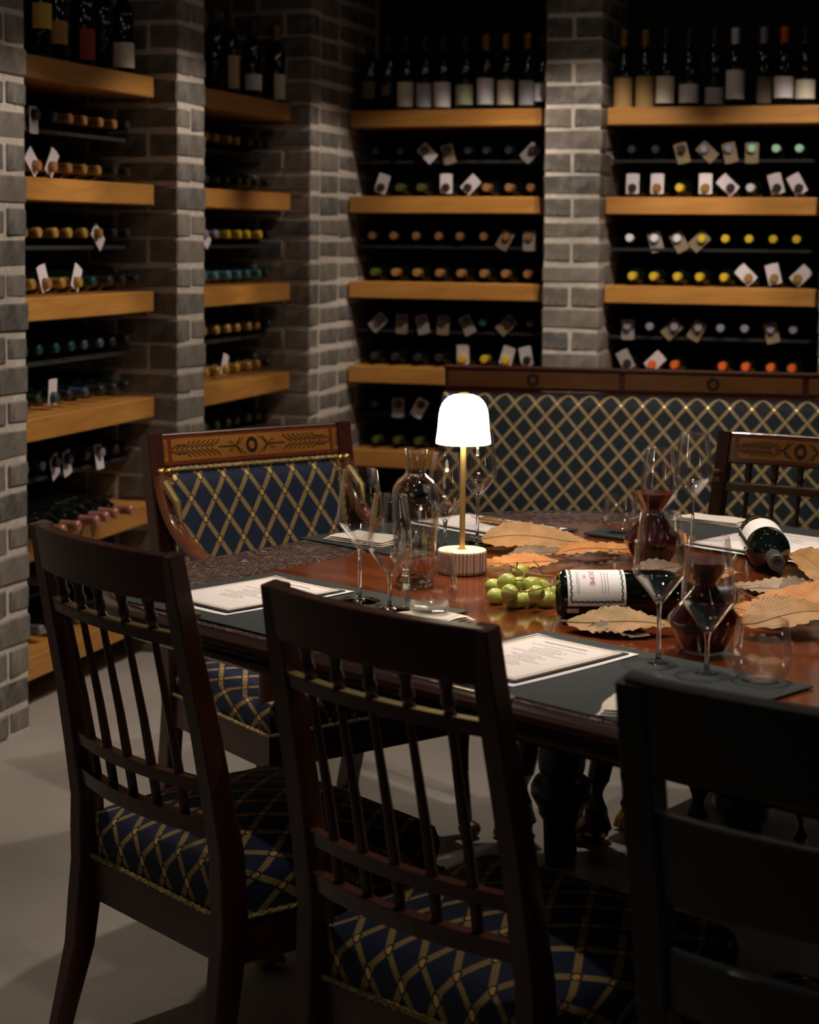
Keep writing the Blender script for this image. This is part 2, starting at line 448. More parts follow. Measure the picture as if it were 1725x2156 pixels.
# ceiling lights
M_LENS = mat('lens_glow', (1, 1, 1), .4, emit=WARM, es=70)
for i, (U, V, tgt, p, cone, bl) in enumerate(SPOTS):
    P = room(U, V, CEIL); e = empty('ceiling_spotlight', (P.x, P.y, CEIL), 0, 'small recessed ceiling spotlight number-free placeholder', 'ceiling light')
    place = ['over the left end of the table', 'over the near side of the table', 'over the far side of the table', 'aimed at the second brick pillar', 'in front of the back wall bottle niche on the left',
             'in front of the back wall bottle niche on the right', 'aimed at the nearest left brick pillar', 'over the floor beside the left chair', 'in front of the sofa', 'above the foreground chairs', 'aimed at the corner pillar', 'added to brighten the floor before the sofa', 'added to brighten the armchair'][i]
    e['label'] = 'small round recessed ceiling spotlight '+place; e['group'] = 'ceiling spotlights'
    MB().lathe([(.058, 0), (.058, -.006), (.046, -.010), (.042, -.006), (.042, 0)], 24).build('bezel', M_RACK, e)
    MB().lathe([(.0, -.004), (.022, -.004)], 16).build('lens', M_LENS, e)

ORD = ['first', 'second', 'third', 'fourth', 'fifth', 'sixth', 'seventh', 'eighth', 'ninth', 'tenth', 'eleventh', 'twelfth']
for NS, (U, V) in enumerate(((-1.2, .2), (.2, .1), (-.2, 1.0), (-2.2, 1.2), (.9, 2.2), (-2.0, 2.4), (.7, 3.3), (1.6, 3.6), (-1.9, 4.3), (1.4, 5.2), (.3, 5.9))):  # unseen fixtures added so the glasses catch more sparkle
    P = room(U, V, CEIL); e = empty('ceiling_spotlight', (P.x, P.y, CEIL), 0, 'dim ceiling spotlight added for glass sparkle, %s from the camera side, outside the picture' % ORD[NS], 'ceiling light', 'dim ceiling spotlights added for reflections')
    MB().lathe([(.058, 0), (.058, -.006), (.046, -.010), (.042, -.006), (.042, 0)], 24).build('bezel', M_RACK, e)
    MB().lathe([(.0, -.004), (.028, -.004)], 16).build('lens', M_LENS, e)
# ------------------------------------------------------------------ shelves
ORD = ['first', 'second', 'third', 'fourth', 'fifth', 'sixth', 'seventh', 'eighth', 'ninth', 'tenth', 'eleventh', 'twelfth']
SHN = ['topmost', 'second', 'third', 'fourth', 'fifth', 'lowest']
BAYS = {'left_near': ('left wall niche nearest the camera', 4.582, 5.558), 'left_far': ('left wall niche beyond the second pillar', 5.788, 6.778),
        'back_left': ('back wall niche left of the pillar', -2.587, -1.748), 'back_right': ('back wall niche right of the pillar', -1.511, -.673)}
for key, (nm, a, b_) in BAYS.items():
    for k in range(6):
        zt = S0-.35*k
        if key.startswith('left'):
            P = room(UF, (a+b_)/2, zt-.068)
            o = MB().box(-NB+.002, 0, -(b_-a)/2, (b_-a)/2, 0, .068).build('wooden_shelf', M_OAK_V, None, smooth=False, loc=P, rz=RZ, bevel=.003)
            r_ = MB().box(-NB+.002, -.10, -(b_-a)/2, (b_-a)/2, .068+.144, .068+.150).box(-.105, -.095, -(b_-a)/2, (b_-a)/2, .068+.138, .068+.150)
        else:
            P = room((a+b_)/2, VF, zt-.068)
            o = MB().box(-(b_-a)/2, (b_-a)/2, 0, NB-.002, 0, .068).build('wooden_shelf', M_OAK, None, smooth=False, loc=P, rz=RZ, bevel=.003)
            r_ = MB().box(-(b_-a)/2, (b_-a)/2, .10, NB-.002, .068+.144, .068+.150).box(-(b_-a)/2, (b_-a)/2, .095, .105, .068+.138, .068+.150)
        tag(o, '%s thick oak shelf of the %s' % (SHN[k], nm), 'shelf', 'oak shelves of the bottle niches')
        if k > 0: tag(r_.build('rack_tray', M_RACK, None, smooth=False, loc=P, rz=RZ), 'thin black metal bottle tray above the %s shelf, %s' % (SHN[k], 'near left niche' if key == 'left_near' else 'far left niche' if key == 'left_far' else key.replace('_', '-')+' niche'), 'tray', 'metal trays carrying the upper bottle rows')

# ------------------------------------------------------------------ wine bottles on the shelves
BPROF = [(0, 0), (.030, .0), (.0375, .006), (.0375, .185), (.034, .205), (.020, .228), (.0145, .245), (.0145, .298), (0, .298)]
bottle_me = MB().lathe(BPROF, 14).mesh('bottle_body', M_BOTTLE2, smooth=40)
CAPC = {'dark': (.02, .02, .024), 'copper': (.50, .24, .10), 'gold': (.52, .32, .08), 'yellow': (.62, .44, .03), 'orange': (.70, .13, .02), 'white': (.68, .68, .74),
        'shaded_green': (.035, .05, .02), 'shaded_teal': (.01, .06, .055), 'mint': (.35, .62, .48), 'green': (.13, .16, .04), 'teal': (.03, .16, .15), 'blue': (.09, .24, .34), 'navy': (.06, .09, .14), 'rose': (.62, .26, .20), 'amber': (.42, .22, .05), 'silver': (.32, .33, .40), 'red': (.4, .05, .03)}  # left-wall variants of green and teal carry the niche shade in their colour
cap_me = {}
for k, c in CAPC.items():
    c = tuple(x*(.72 if k in ('teal', 'blue', 'copper', 'gold', 'green', 'rose', 'amber') else .9) for x in c)
    mt = mat('foil_'+k, c, .38, .0 if k in ('dark', 'white', 'mint', 'orange', 'yellow') else .35)
    cap_me[k] = MB().lathe([(.0158, .238), (.0152, .285), (.0165, .287), (.0165, .299), (.014, .302), (0, .302)], 12).mesh('capsule', mt, smooth=40)
LABC = {'white': (.80, .75, .78), 'cream': (.76, .68, .56), 'grey': (.44, .43, .47), 'kraft': (.36, .22, .08), 'olive': (.42, .43, .30), 'dim': (.13, .10, .06), 'yellow': (.52, .34, .05), 'ochre': (.34, .20, .04), 'red': (.26, .03, .03), 'tan': (.46, .34, .20)}
lab_mat = {k: mat('label_'+k, c, .8) for k, c in LABC.items()}
lab_cache = {}
def label_mesh(kind, z0, z1, arc=2.4):
    key = (kind, z0, z1, arc)
    if key not in lab_cache:
        def fn(i, j):
            a = -pi/2 + (i-.5)*arc; r = .0382; return (r*math.cos(a), r*math.sin(a), z0+(z1-z0)*j), (i, j)
        b = MB().grid(10, 1, fn)
        lab_cache[key] = b.mesh('label', lab_mat[kind], recalc=False)
    return lab_cache[key]
# neck tags: a card with a hole
def tag_mesh(mt, w_=.052, h_=.082, oy=.016):
    n = 16; vs_ = []; fs_ = []
    def sq(a):
        c, s = math.cos(a), math.sin(a); k = 1/max(abs(c)/(w_/2), abs(s)/(h_/2)); return (c*k, s*k)
    for yy in (-.0004, .0004):
        for k in range(n):
            a = 2*pi*(k+.5)/n; x, z = sq(a); vs_.append((x, yy, z))
        for k in range(n):
            a = 2*pi*(k+.5)/n; vs_.append((.0175*math.cos(a), yy, oy+.0175*math.sin(a)))
    for k in range(n):
        k2 = (k+1) % n
        fs_ += [(k, k2, n+k2, n+k), (2*n+k, 3*n+k, 3*n+k2, 2*n+k2), (k, 2*n+k, 2*n+k2, k2), (n+k, n+k2, 3*n+k2, 3*n+k)]
    vs_ = [(x, y, z-oy) for x, y, z in vs_]
    return MB().add(vs_, fs_).mesh('neck_tag', mt, smooth=False)
M_TAGK = mat('brown_tag', (.19, .14, .09), .85)  # brown tone, darker than the white tag
M_TAGG = mat('grey_tag', (.24, .215, .21), .85)
TAGS = {'w': tag_mesh(mat('white_tag', (.55, .49, .53), .85)), 'k': tag_mesh(M_TAGK), 'g': tag_mesh(M_TAGG)}
TAGN = {'w': 'white', 'k': 'brown', 'g': 'grey'}
def mesh_obj(name, me, parent):
    o = bpy.data.objects.new(name, me); C.objects.link(o); o.parent = parent; return o
def lying(bay, pos, k, upper, cap, tg, label, jut=0.0):
    z = S0-.35*k+(.1895 if upper else .0385)
    e = bpy.data.objects.new('wine_bottle', None); C.objects.link(e); e.empty_display_size = .03
    j = random.uniform(-.006, .006)-jut+.068
    if bay.startswith('left'):
        # neck toward +U ; base at UF-.03-.30
        P = room(UF-.302-j, pos, z); rzz = RZ+pi/2
    else:
        P = room(pos, VF+.302+j, z); rzz = RZ
    e.location = P; e.rotation_euler = (pi/2, 0, rzz)      # local +z (neck) -> local -y -> into the room
    mesh_obj('bottle_body', bottle_me, e); mesh_obj('capsule', cap_me[cap], e)
    if tg:
        t_ = mesh_obj('neck_tag', TAGS[tg], e)
        t_.rotation_euler = (-pi/2+random.uniform(-.12, .12), 0, 0)
        ang = random.choice([0, 0, .25, -.3, .5, -.5, .8, -.8])+(0 if upper else pi)
        t_.matrix_local = Matrix.Translation((0, 0, .284)) @ Matrix.Rotation(ang, 4, 'Z') @ Matrix.Rotation(-pi/2+random.uniform(-.15, .15), 4, 'X')
    tag(e, label, 'wine bottle', 'wine bottles lying in the niches')
def standing(bay, pos, cap, lab, z0, z1, arc, label, off=.05, sc_=1.0):
    e = bpy.data.objects.new('wine_bottle', None); C.objects.link(e); e.empty_display_size = .03
    if bay.startswith('left'): P = room(UF-off, pos, S0); rzz = RZ+pi/2-.35
    else: P = room(pos, VF+off, S0); rzz = RZ+.25
    e.location = P; e.rotation_euler = (0, 0, rzz+random.uniform(-.15, .15)); e.scale = (sc_, sc_, sc_)
    mesh_obj('bottle_body', bottle_me, e); mesh_obj('capsule', cap_me[cap], e)
    if lab: mesh_obj('label', label_mesh(lab, z0, z1, arc), e)
    tag(e, label, 'wine bottle', 'wine bottles standing on the topmost shelves')
def ray(px, py):
    u = (px-862.5)/F; v = (py-1078-CY)/F; u2 = cr_*u+sr_*v; v2 = -sr_*u+cr_*v
    return Vector((u2, cp_-sp_*v2, -(sp_+cp_*v2)))
def posU(px, py, U):   # V at plane U
    r = ray(px, py); t = U/(r.x*ca-r.y*sa); p = r*t; return p.x*sa+p.y*ca
def posV(px, py, V):
    r = ray(px, py); t = V/(r.x*sa+r.y*ca); p = r*t; return p.x*ca-p.y*sa
def on(px, py, z=.76):
    r = ray(px, py); t = (z-CZ)/r.z; return Vector((r.x*t, r.y*t, z))
BN = {'left_near': 'near left-wall niche', 'left_far': 'far left-wall niche', 'back_left': 'back-wall niche left of the pillar', 'back_right': 'back-wall niche right of the pillar'}
ROWS = [
 ('back_left', 1, 1, 313, [(790, 'dark', 0), (842, 'dark', 0), (893, 'dark', 'w'), (940, 'dark', 'k'), (985, 'dark', 0), (1023, 'dark', 0), (1070, 'dark', 0), (1120, 'dark', 'g')]),
 ('back_left', 1, 0, 395, [(801, 'dark', 'w'), (840, 'green', 0), (885, 'green', 0), (937, 'dark', 'w'), (984, 'dark', 'w'), (1023, 'copper', 0), (1070, 'copper', 0), (1117, 'copper', 0)]),
 ('back_left', 2, 1, 500, [(782, 'copper', 0), (828, 'copper', 0), (875, 'copper', 0), (922, 'copper', 0), (968, 'copper', 0), (1017, 'copper', 0), (1065, 'copper', 'k'), (1113, 'copper', 'g')]),
 ('back_left', 2, 0, 577, [(787, 'green', 0), (830, 'gold', 0), (875, 'gold', 0), (923, 'copper', 0), (968, 'copper', 0), (1017, 'copper', 0), (1062, 'copper', 0), (1110, 'copper', 0)]),
 ('back_left', 3, 1, 675, [(800, 'dark', 'g'), (844, 'dark', 'k'), (887, 'dark', 'g'), (932, 'dark', 'k'), (978, 'dark', 'g'), (1014, 'teal', 0), (1070, 'dark', 'k'), (1115, 'dark', 0)]),
 ('back_left', 3, 0, 755, [(786, 'dark', 0), (830, 'dark', 0), (878, 'dark', 0), (922, 'dark', 0), (973, 'yellow', 'w'), (1018, 'yellow', 0), (1064, 'yellow', 'w'), (1108, 'dark', 'w')]),
 ('back_left', 4, 1, 850, [(790, 'dark', 0), (836, 'dark', 'g'), (884, 'dark', 'w'), (932, 'dark', 0)]),
 ('back_left', 4, 0, 912, [(790, 'green', 0), (834, 'green', 0), (879, 'green', 0), (925, 'dark', 0)]),
 ('back_right', 1, 1, 313, [(1330, 'dark', 0), (1380, 'dark', 0), (1433, 'dark', 'k'), (1482, 'silver', 'k'), (1535, 'silver', 'k'), (1583, 'mint', 'k'), (1634, 'mint', 0), (1683, 'mint', 0)]),
 ('back_right', 1, 0, 395, [(1330, 'dark', 'w'), (1382, 'amber', 'w'), (1430, 'yellow', 0), (1484, 'amber', 'w'), (1538, 'dark', 'w'), (1580, 'white', 0), (1636, 'dark', 'w'), (1682, 'dark', 'w')]),
 ('back_right', 2, 1, 503, [(1325, 'white', 0), (1377, 'white', 'g'), (1425, 'white', 'k'), (1478, 'yellow', 'k'), (1527, 'yellow', 0), (1577, 'yellow', 0), (1628, 'yellow', 0), (1677, 'yellow', 0)]),
 ('back_right', 2, 0, 582, [(1330, 'yellow', 0), (1375, 'yellow', 0), (1425, 'yellow', 0), (1472, 'yellow', 0), (1524, 'yellow', 0), (1576, 'gold', 'w'), (1630, 'gold', 'w'), (1680, 'gold', 'w')]),
 ('back_right', 3, 1, 693, [(1320, 'silver', 'g'), (1368, 'silver', 0), (1420, 'silver', 'k'), (1470, 'silver', 'k'), (1517, 'silver', 0), (1568, 'silver', 0), (1622, 'silver', 'k'), (1670, 'silver', 0)]),
 ('back_right', 3, 0, 770, [(1320, 'dark', 'g'), (1372, 'orange', 'w'), (1419, 'orange', 0), (1520, 'orange', 0), (1569, 'orange', 0), (1622, 'orange', 0), (1667, 'orange', 0)]),
]
for bay, k, upper, y, lst in ROWS:
    last = -9
    for i, (px, cap, tg) in enumerate(lst):
        U = max(posV(px, y, VF+.07), last+.077); last = U
        lb = '%s-capped lying bottle%s, %s from left, %s row, %s shelf, %s' % (cap, ', '+TAGN[tg]+'-tagged' if tg else '', ORD[i], 'upper' if upper else 'lower', ORD[k] if k < 5 else 'last',
              'back-left niche' if bay == 'back_left' else 'back-right niche')
        lying(bay, U, k, upper, cap, tg, lb)
# left wall rows: (bay, shelf, upper, n0 start V, list)
LROWS = [
 ('left_near', 1, 1, ['navy', 'navy', 'dark:k', 'dark:w', 'dark', 'copper', 'copper', 'copper', 'copper', 'dark']),
 ('left_near', 1, 0, ['copper', 'dark:k', 'dark', 'copper:w', 'copper:w', 'copper', 'gold', 'gold', 'dark', 'dark']),
 ('left_near', 2, 1, ['gold', 'gold', 'amber', 'gold', 'gold', 'gold', 'gold', 'gold:w', 'dark', 'dark']),
 ('left_near', 2, 0, ['amber', 'gold:k', 'gold', 'copper:w', 'gold', 'gold:w', 'shaded_teal', 'dark', 'dark', 'dark']),
 ('left_near', 3, 1, ['shaded_teal', 'shaded_teal', 'shaded_teal', 'shaded_teal', 'shaded_teal', 'shaded_teal', 'navy', 'navy', 'dark', 'dark']),
 ('left_near', 3, 0, ['dark', 'navy', 'shaded_green', 'shaded_green', 'navy:w', 'dark', 'navy', 'dark', 'dark', 'dark']),
 ('left_near', 4, 1, ['dark', 'shaded_green:k', 'navy', 'navy', 'dark:w', 'navy:w', 'dark', 'silver:w', 'dark', 'dark']),
 ('left_near', 4, 0, ['rose', 'rose', 'rose', 'rose', 'rose', 'rose', 'rose']),
 ('left_near', 5, 1, ['white', 'silver', 'navy', 'silver', 'dark', 'silver', 'dark', 'dark', 'dark']),
 ('left_near', 5, 0, ['silver', 'white', 'dark', 'silver', 'dark', 'dark', 'dark', 'dark', 'dark']),
 ('left_far', 1, 1, ['gold', 'gold:k', 'gold:w', 'gold', 'gold', 'gold', 'gold', 'dark', 'dark', 'dark']),
 ('left_far', 1, 0, ['shaded_teal', 'shaded_teal', 'shaded_green', 'shaded_green', 'shaded_green', 'shaded_green', 'shaded_green', 'shaded_green', 'dark', 'dark']),
 ('left_far', 2, 1, ['silver', 'silver', 'silver', 'silver:w', 'silver', 'yellow', 'yellow', 'yellow', 'yellow', 'dark']),
 ('left_far', 2, 0, ['blue']*9+['dark']),
 ('left_far', 3, 1, ['navy', 'navy:w', 'gold', 'gold:k', 'gold', 'gold', 'gold', 'gold', 'gold', 'dark']),
 ('left_far', 3, 0, ['gold', 'gold:w', 'gold', 'gold', 'gold', 'gold:w', 'gold', 'gold', 'gold', 'dark']),
 ('left_far', 4, 1, ['dark', 'shaded_green', 'shaded_green', 'shaded_green', 'shaded_green', 'shaded_green', 'shaded_green', 'shaded_green', 'shaded_green', 'dark']),
 ('left_far', 4, 0, ['dark']*4),
]
for bay, k, upper, lst in LROWS:
    a, b_ = BAYS[bay][1], BAYS[bay][2]; n = 10
    for i, s_ in enumerate(lst):
        cap, _, tg = s_.partition(':'); tg = tg or 0
        V = a+.048+(b_-a-.096)*i/(n-1)
        jut = .03 if (bay == 'left_near' and (upper == 0 and k in (2, 4))) else .0
        if cap == 'rose': V = a+.045+.078*i + (.03 if i > 2 else 0); jut = .19+.02*random.random()
        lb = '%s-capped lying bottle%s, %s from near end, %s row, %s shelf, %s left-wall niche' % (cap, ', '+TAGN[tg]+'-tagged' if tg else '', ORD[i], 'upper' if upper else 'lower', ORD[k],
             'near' if bay == 'left_near' else 'far')
        lying(bay, V, k, upper, cap, tg, lb, jut)
ST = [
 ('back_left', 778, 'dark', 'dim', .05, .12, 1.6), ('back_left', 812, 'dark', 'dim', .06, .10, 1.0), ('back_left', 851, 'dark', 'cream', .015, .115, 2.2), ('back_left', 891, 'dark', 'grey', .012, .108, 1.9),
 ('back_left', 931, 'dark', 'white', .012, .112, 2.3), ('back_left', 978, 'dark', 'olive', .02, .10, 2.4), ('back_left', 1022, 'amber', 'white', .02, .125, 2.3), ('back_left', 1064, 'amber', 'cream', .018, .115, 2.1),
 ('back_left', 1110, 'amber', 'grey', .015, .112, 2.0), ('back_left', 1150, 'dark', 'white', .03, .10, 2.2),
 ('back_right', 1312, 'kraft', 'kraft', .0, .118, 2.6), ('back_right', 1357, 'amber', 'kraft', .0, .122, 2.6), ('back_right', 1400, 'dark', 'cream', .016, .12, 2.4), ('back_right', 1450, 'dark', 'white', .016, .088, 2.8),
 ('back_right', 1503, 'dark', 'grey', .010, .074, 2.6), ('back_right', 1546, 'white', 'white', .028, .138, 2.4), ('back_right', 1606, 'silver', 'dim', .01, .11, 1.6), ('back_right', 1646, 'orange', 'white', .03, .112, 3.0), ('back_right', 1695, 'dark', 'cream', .026, .098, 2.6)]
cap_me['kraft'] = cap_me['amber']
last = {}
cnt = {}
for bay, px, cap, lab, z0, z1, arc in ST:
    U = posV(px, 225, VF+.05); U = min(max(U, last.get(bay, -9)+.0785), BAYS[bay][2]-.039); last[bay] = U
    i = cnt.get(bay, 0); cnt[bay] = i+1
    standing(bay, U, cap, lab, z0, z1, arc, 'standing bottle with %s label, %s from left, topmost back-wall shelf, %s of pillar' % (lab, ORD[i], 'left' if bay == 'back_left' else 'right'), .05)
ST2 = [('left_near', 82, 'dark', 'yellow', .085, .16, 2.2), ('left_near', 116, 'dark', 'ochre', .05, .12, 2.2), ('left_near', 174, 'dark', 'red', .02, .115, 1.8), ('left_near', 215, 'dark', None, 0, 0, 0), ('left_near', 258, 'dark', 'cream', .02, .10, 3.0),
       ('left_far', 450, 'dark', None, 0, 0, 0), ('left_far', 482, 'dark', 'tan', .02, .14, 1.8), ('left_far', 530, 'dark', 'white', .03, .09, 2.8), ('left_far', 581, 'amber', 'cream', .012, .11, 2.2)]
for bay, px, cap, lab, z0, z1, arc in ST2:
    V = posU(px, 140, UF-.055); i = cnt.get(bay, 0); cnt[bay] = i+1
    V = max(V, last.get(bay, -9)+.078, BAYS[bay][1]+.04); last[bay] = V
    standing(bay, V, cap, lab, z0, z1, arc, 'standing bottle%s, %s from near end, topmost %s left-wall shelf' % (' with '+lab+' label' if lab else ' without visible label', ORD[i], 'near' if bay == 'left_near' else 'far'), .055)

# ================================================================== THE TABLE
def catmull(pts, n=8):
    out = []
    for i in range(len(pts)-1):
        p0 = pts[max(i-1, 0)]; p1 = pts[i]; p2 = pts[i+1]; p3 = pts[min(i+2, len(pts)-1)]
        for k in range(n):
            t = k/n
            out.append(tuple(.5*((2*p1[d])+(-p0[d]+p2[d])*t+(2*p0[d]-5*p1[d]+4*p2[d]-p3[d])*t*t+(-p0[d]+3*p1[d]-3*p2[d]+p3[d])*t**3) for d in range(len(p1))))
    out.append(tuple(pts[-1])); return out
EDGE = [(-.2, 1.885), (-.8, 1.885), (-1.4, 1.885), (-1.9, 1.885), (-2.34, 1.885), (-2.6, 1.905), (-2.75, 1.985), (-2.82, 2.12), (-2.85, 2.30), (-2.87, 2.5), (-2.90, 2.7), (-2.93, 2.9), (-2.905, 3.12), (-2.85, 3.26), (-2.75, 3.38), (-2.62, 3.46), (-2.45, 3.52), (-2.2, 3.55), (-1.4, 3.55), (-.8, 3.55), (-.2, 3.55)]
outline = catmull(EDGE, 6)
OT, ON = -1.55, 2.7                     # table origin in table frame
tabP = tab(OT, ON, 0)
TRZ = math.atan2(-.702, .712)
table = empty('dining_table', tabP, TRZ, 'large mahogany dining table with a carved border, set for wine tasting', 'table')
loc2 = [Vector((t-OT, n-ON)) for t, n in outline]
Np = len(loc2)
def offs(d):
    out = []
    for i in range(Np):
        a = loc2[i-1] if i > 0 else loc2[0]-(loc2[1]-loc2[0]); b = loc2[(i+1)] if i < Np-1 else loc2[-1]+(loc2[-1]-loc2[-2])
        tg = (b-a).normalized(); nrm = Vector((tg.y, -tg.x))   # path runs clockwise seen from above -> inward is to its right
        out.append(loc2[i]+nrm*d)
    return out
# path direction: from +t to -t along near side; inward (+n) is on the right
def ringstrip(mb, offs_z):
    rings = []
    for d, z in offs_z: rings.append([(p.x, p.y, z) for p in offs(d)])
    vs_ = [p for r in rings for p in r]; fs_ = []
    for j in range(len(rings)-1):
        for i in range(Np-1): fs_.append((j*Np+i, j*Np+i+1, (j+1)*Np+i+1, (j+1)*Np+i))
    mb.add(vs_, fs_); return rings
BW = .20
mb = MB()
inner_rounded = offs(BW)
# field: polished inner panel
vs_ = [(p.x, p.y, .7595) for p in inner_rounded]; mb.add(vs_, [tuple(range(Np))])
mb.build('table_top', M_TABLE, table, smooth=False)
mb = MB(); ringstrip(mb, [(BW+.004, .7575), (BW-.002, .7612), (BW-.012, .7615), (BW-.016, .7598), (.035, .7598), (.03, .7615), (.018, .7612)])
mb.build('carved_border', M_CARVED, table, recalc=False)
mb = MB(); ringstrip(mb, [(.02, .7605), (.006, .759), (-.004, .752), (-.006, .744), (.0, .737), (.006, .735), (.006, .730), (.0, .726), (-.002, .718), (.004, .711), (.012, .708), (.05, .706)])
mb.build('moulded_edge', M_EDGE, table, recalc=False)
mb = MB(); ringstrip(mb, [(.05, .706), (.21, .706), (.21, .675), (.24, .672), (.24, .74)])
mb.build('apron', M_EDGE, table, recalc=False)
mb = MB(); mb.add([(p.x, p.y, .74) for p in offs(.06)], [tuple(range(Np))]); mb.build('underboard', M_MAHOG_H, table, smooth=False)
mb = MB().box(-.2-OT-.002, -.2-OT+.02, 1.885-ON, 3.55-ON, .705, .76); mb.build('end_lipping', M_MAHOG_H, table, smooth=False)

def lion_leg(parent, x, y, ang, h=.70, s=1.0):
    L = Matrix.Translation((x, y, 0)) @ Matrix.Rotation(ang, 4, 'Z')
    path = [(0, 0, .03), (-.005, 0, .08), (.0, 0, .15), (.015, 0, .23), (.02, 0, .30), (.0, 0, .38), (-.03, 0, .46), (-.03, 0, .56), (.0, 0, h)]
    rad = [.034, .027, .0265, .029, .033, .044, .058, .055, .045]
    mb = MB().tube([L @ Vector((p[0]*s, 0, p[2])) for p in path], [r*s for r in rad], 14)
    for k in range(9):   # carved fur tufts at the haunch
        a = k*2*pi/9; mb.ball(L @ Vector((.018+.036*math.cos(a), .036*math.sin(a), .335+.012*(k % 2))), (.014, .014, .026), 8, 5)
    lg = mb.build('leg', M_BLACKW, parent)
    pw = MB()
    pw.ball(L @ Vector((-.012, 0, .03)), (.042*s, .036*s, .03), 14, 8)
    for q in (-1.5, -.5, .5, 1.5):
        pw.tube([L @ Vector((-.0, q*.016, .055)), L @ Vector((-.03, q*.019, .042)), L @ Vector((-.052, q*.021, .022)), L @ Vector((-.058, q*.021, .010))], [.010, .012, .0125, .008], 8)
        pw.ball(L @ Vector((-.056, q*.021, .012)), (.011, .010, .012), 8, 6)
    pw.build('paw', M_BRONZE, lg)
def column(parent, x, y):
    prof = [(.0, 0), (.032, 0), (.036, .012), (.040, .10), (.050, .115), (.052, .130), (.058, .140), (.069, .158), (.069, .178), (.060, .195), (.048, .205), (.052, .218), (.054, .235), (.058, .69), (.0, .69)]
    mb = MB(); n = 40
    M_ = Matrix.Translation((x, y, 0)); vs_ = []; fs_ = []
    for (r, z) in prof:
        for k in range(n):
            a = 2*pi*k/n; rr = r*(1-.035*(k % 2)) if z > .22 else r
            vs_.append(M_ @ Vector((rr*math.cos(a), rr*math.sin(a), z)))
    for i in range(len(prof)-1):
        for k in range(n): fs_.append((i*n+k, i*n+(k+1) % n, (i+1)*n+(k+1) % n, (i+1)*n+k))
    mb.add(vs_, fs_).build('column', M_BLACKW, parent)
Minv = Matrix.Rotation(-TRZ, 4, 'Z') @ Matrix.Translation(-tabP)
for (cx, cy_) in ((.349, 4.06), (.745, 3.98)):
    p = Minv @ Vector((cx, cy_, 0)); column(table, p.x, p.y)
for (px, py) in ((1100, 1757), (1258, 1772), (1470, 1790)):
    g = on(px, py, 0); p = Minv @ g; lion_leg(table, p.x, p.y, pi-pi-TRZ-.15, .70)

# ------------------------------------------------------------------ chairs
def arcpath(x0, x1, z0, z1, y0, sag, n=10):
    return [(x0+(x1-x0)*k/n, y0-sag*(1-(2*k/n-1)**2), z0+(z1-z0)*k/n) for k in range(n+1)]
def yback(z):   # rake of the back
    P = [(0, -.06), (.15, -.018), (.30, .0), (.42, -.004), (.60, -.036), (.80, -.080), (.91, -.10), (1.0, -.115)]
    for (a, ya), (b, yb) in zip(P, P[1:]):
        if z <= b: return ya+(yb-ya)*(z-a)/(b-a)
    return P[-1][1]
def curved_board(x0, x1, z0, z1, t, sag, n=12, extra=0):
    def ring(x):
        k = (x-x0)/(x1-x0); s_ = sag*(1-(2*k-1)**2)
        return [(x, yback(z0)-s_-t/2+extra, z0), (x, yback(z0)-s_+t/2+extra, z0), (x, yback(z1)-s_+t/2+extra, z1), (x, yback(z1)-s_-t/2+extra, z1)]
    vs_ = []; fs_ = []
    for i in range(n+1): vs_ += ring(x0+(x1-x0)*i/n)
    for i in range(n):
        for k in range(4): k2 = (k+1) % 4; fs_.append((i*4+k, i*4+k2, (i+1)*4+k2, (i+1)*4+k))
    fs_ += [(3, 2, 1, 0), tuple(n*4+k for k in range(4))]
    return MB().add(vs_, fs_)
def seat_outline(yy, wr, wf, d):
    t = max(0, min(1, yy/d)); return wr+(wf-wr)*t
def cushion(parent, wr, wf, d, z0, zt, mt=M_FAB, y0=-.005):
    nx, ny = 26, 24
    def fn(i, j):
        # wrap: outer 12% of the grid is the side wall
        sx_, sy_ = 2*i-1, 2*j-1; e = .84
        def w1(s_):
            a = abs(s_)
            if a <= e: return s_/e, 0, s_/e
            return math.copysign(1, s_), (a-e)/(1-e), 0
        ux, dx, _ = w1(sx_); uy, dy, _ = w1(sy_)
        drop = max(dx, dy)
        rr = .90; q = max(abs(ux), abs(uy))
        yy = y0+d*(uy*.5+.5)
        hw = seat_outline(yy, wr, wf, d)
        # round plan corners a little
        cx_, cyy = ux, uy
        k = 1-.035*(abs(ux)**8)*(abs(uy)**8)
        dome = (1-abs(ux)**2.6)*(1-abs(uy)**2.6)
        z = z0+(zt-z0)*((.62+.38*dome) if drop == 0 else .62*(1-drop**1.4))
        bul = 1+.03*math.sin(pi*min(1, drop))
        P = ((hw*ux)*k*bul, (yy-(y0+d/2))*k*bul+(y0+d/2), z)
        H_ = (zt-z0)*.62
        u_ = hw*ux+(math.copysign(dx*H_, sx_) if dx else 0); v_ = yy+(math.copysign(dy*H_, sy_) if dy else 0)
        return P, (u_, v_)
    o = MB().grid(nx, ny, fn).build('cushion', mt, parent, recalc=False, smooth=60)
    return o
def outline_strip(parent, name, wr, wf, d, z, r, mt, y0=-.005, n=90, bumpy=True):
    pts = []
    cor = [(-wr, y0), (wr, y0), (wf, y0+d), (-wf, y0+d)]
    for a, b in zip(cor, cor[1:]+cor[:1]):
        L = math.hypot(b[0]-a[0], b[1]-a[1]); k = max(2, int(L/(.009 if bumpy else .1)))
        for i in range(k): pts.append((a[0]+(b[0]-a[0])*i/k, a[1]+(b[1]-a[1])*i/k, z))
    pts.append(pts[0])
    rad = [r*(1.0 if i % 2 else .62) for i in range(len(pts))] if bumpy else r
    return MB().tube(pts, rad, 6, caps=False).build(name, mt, parent)
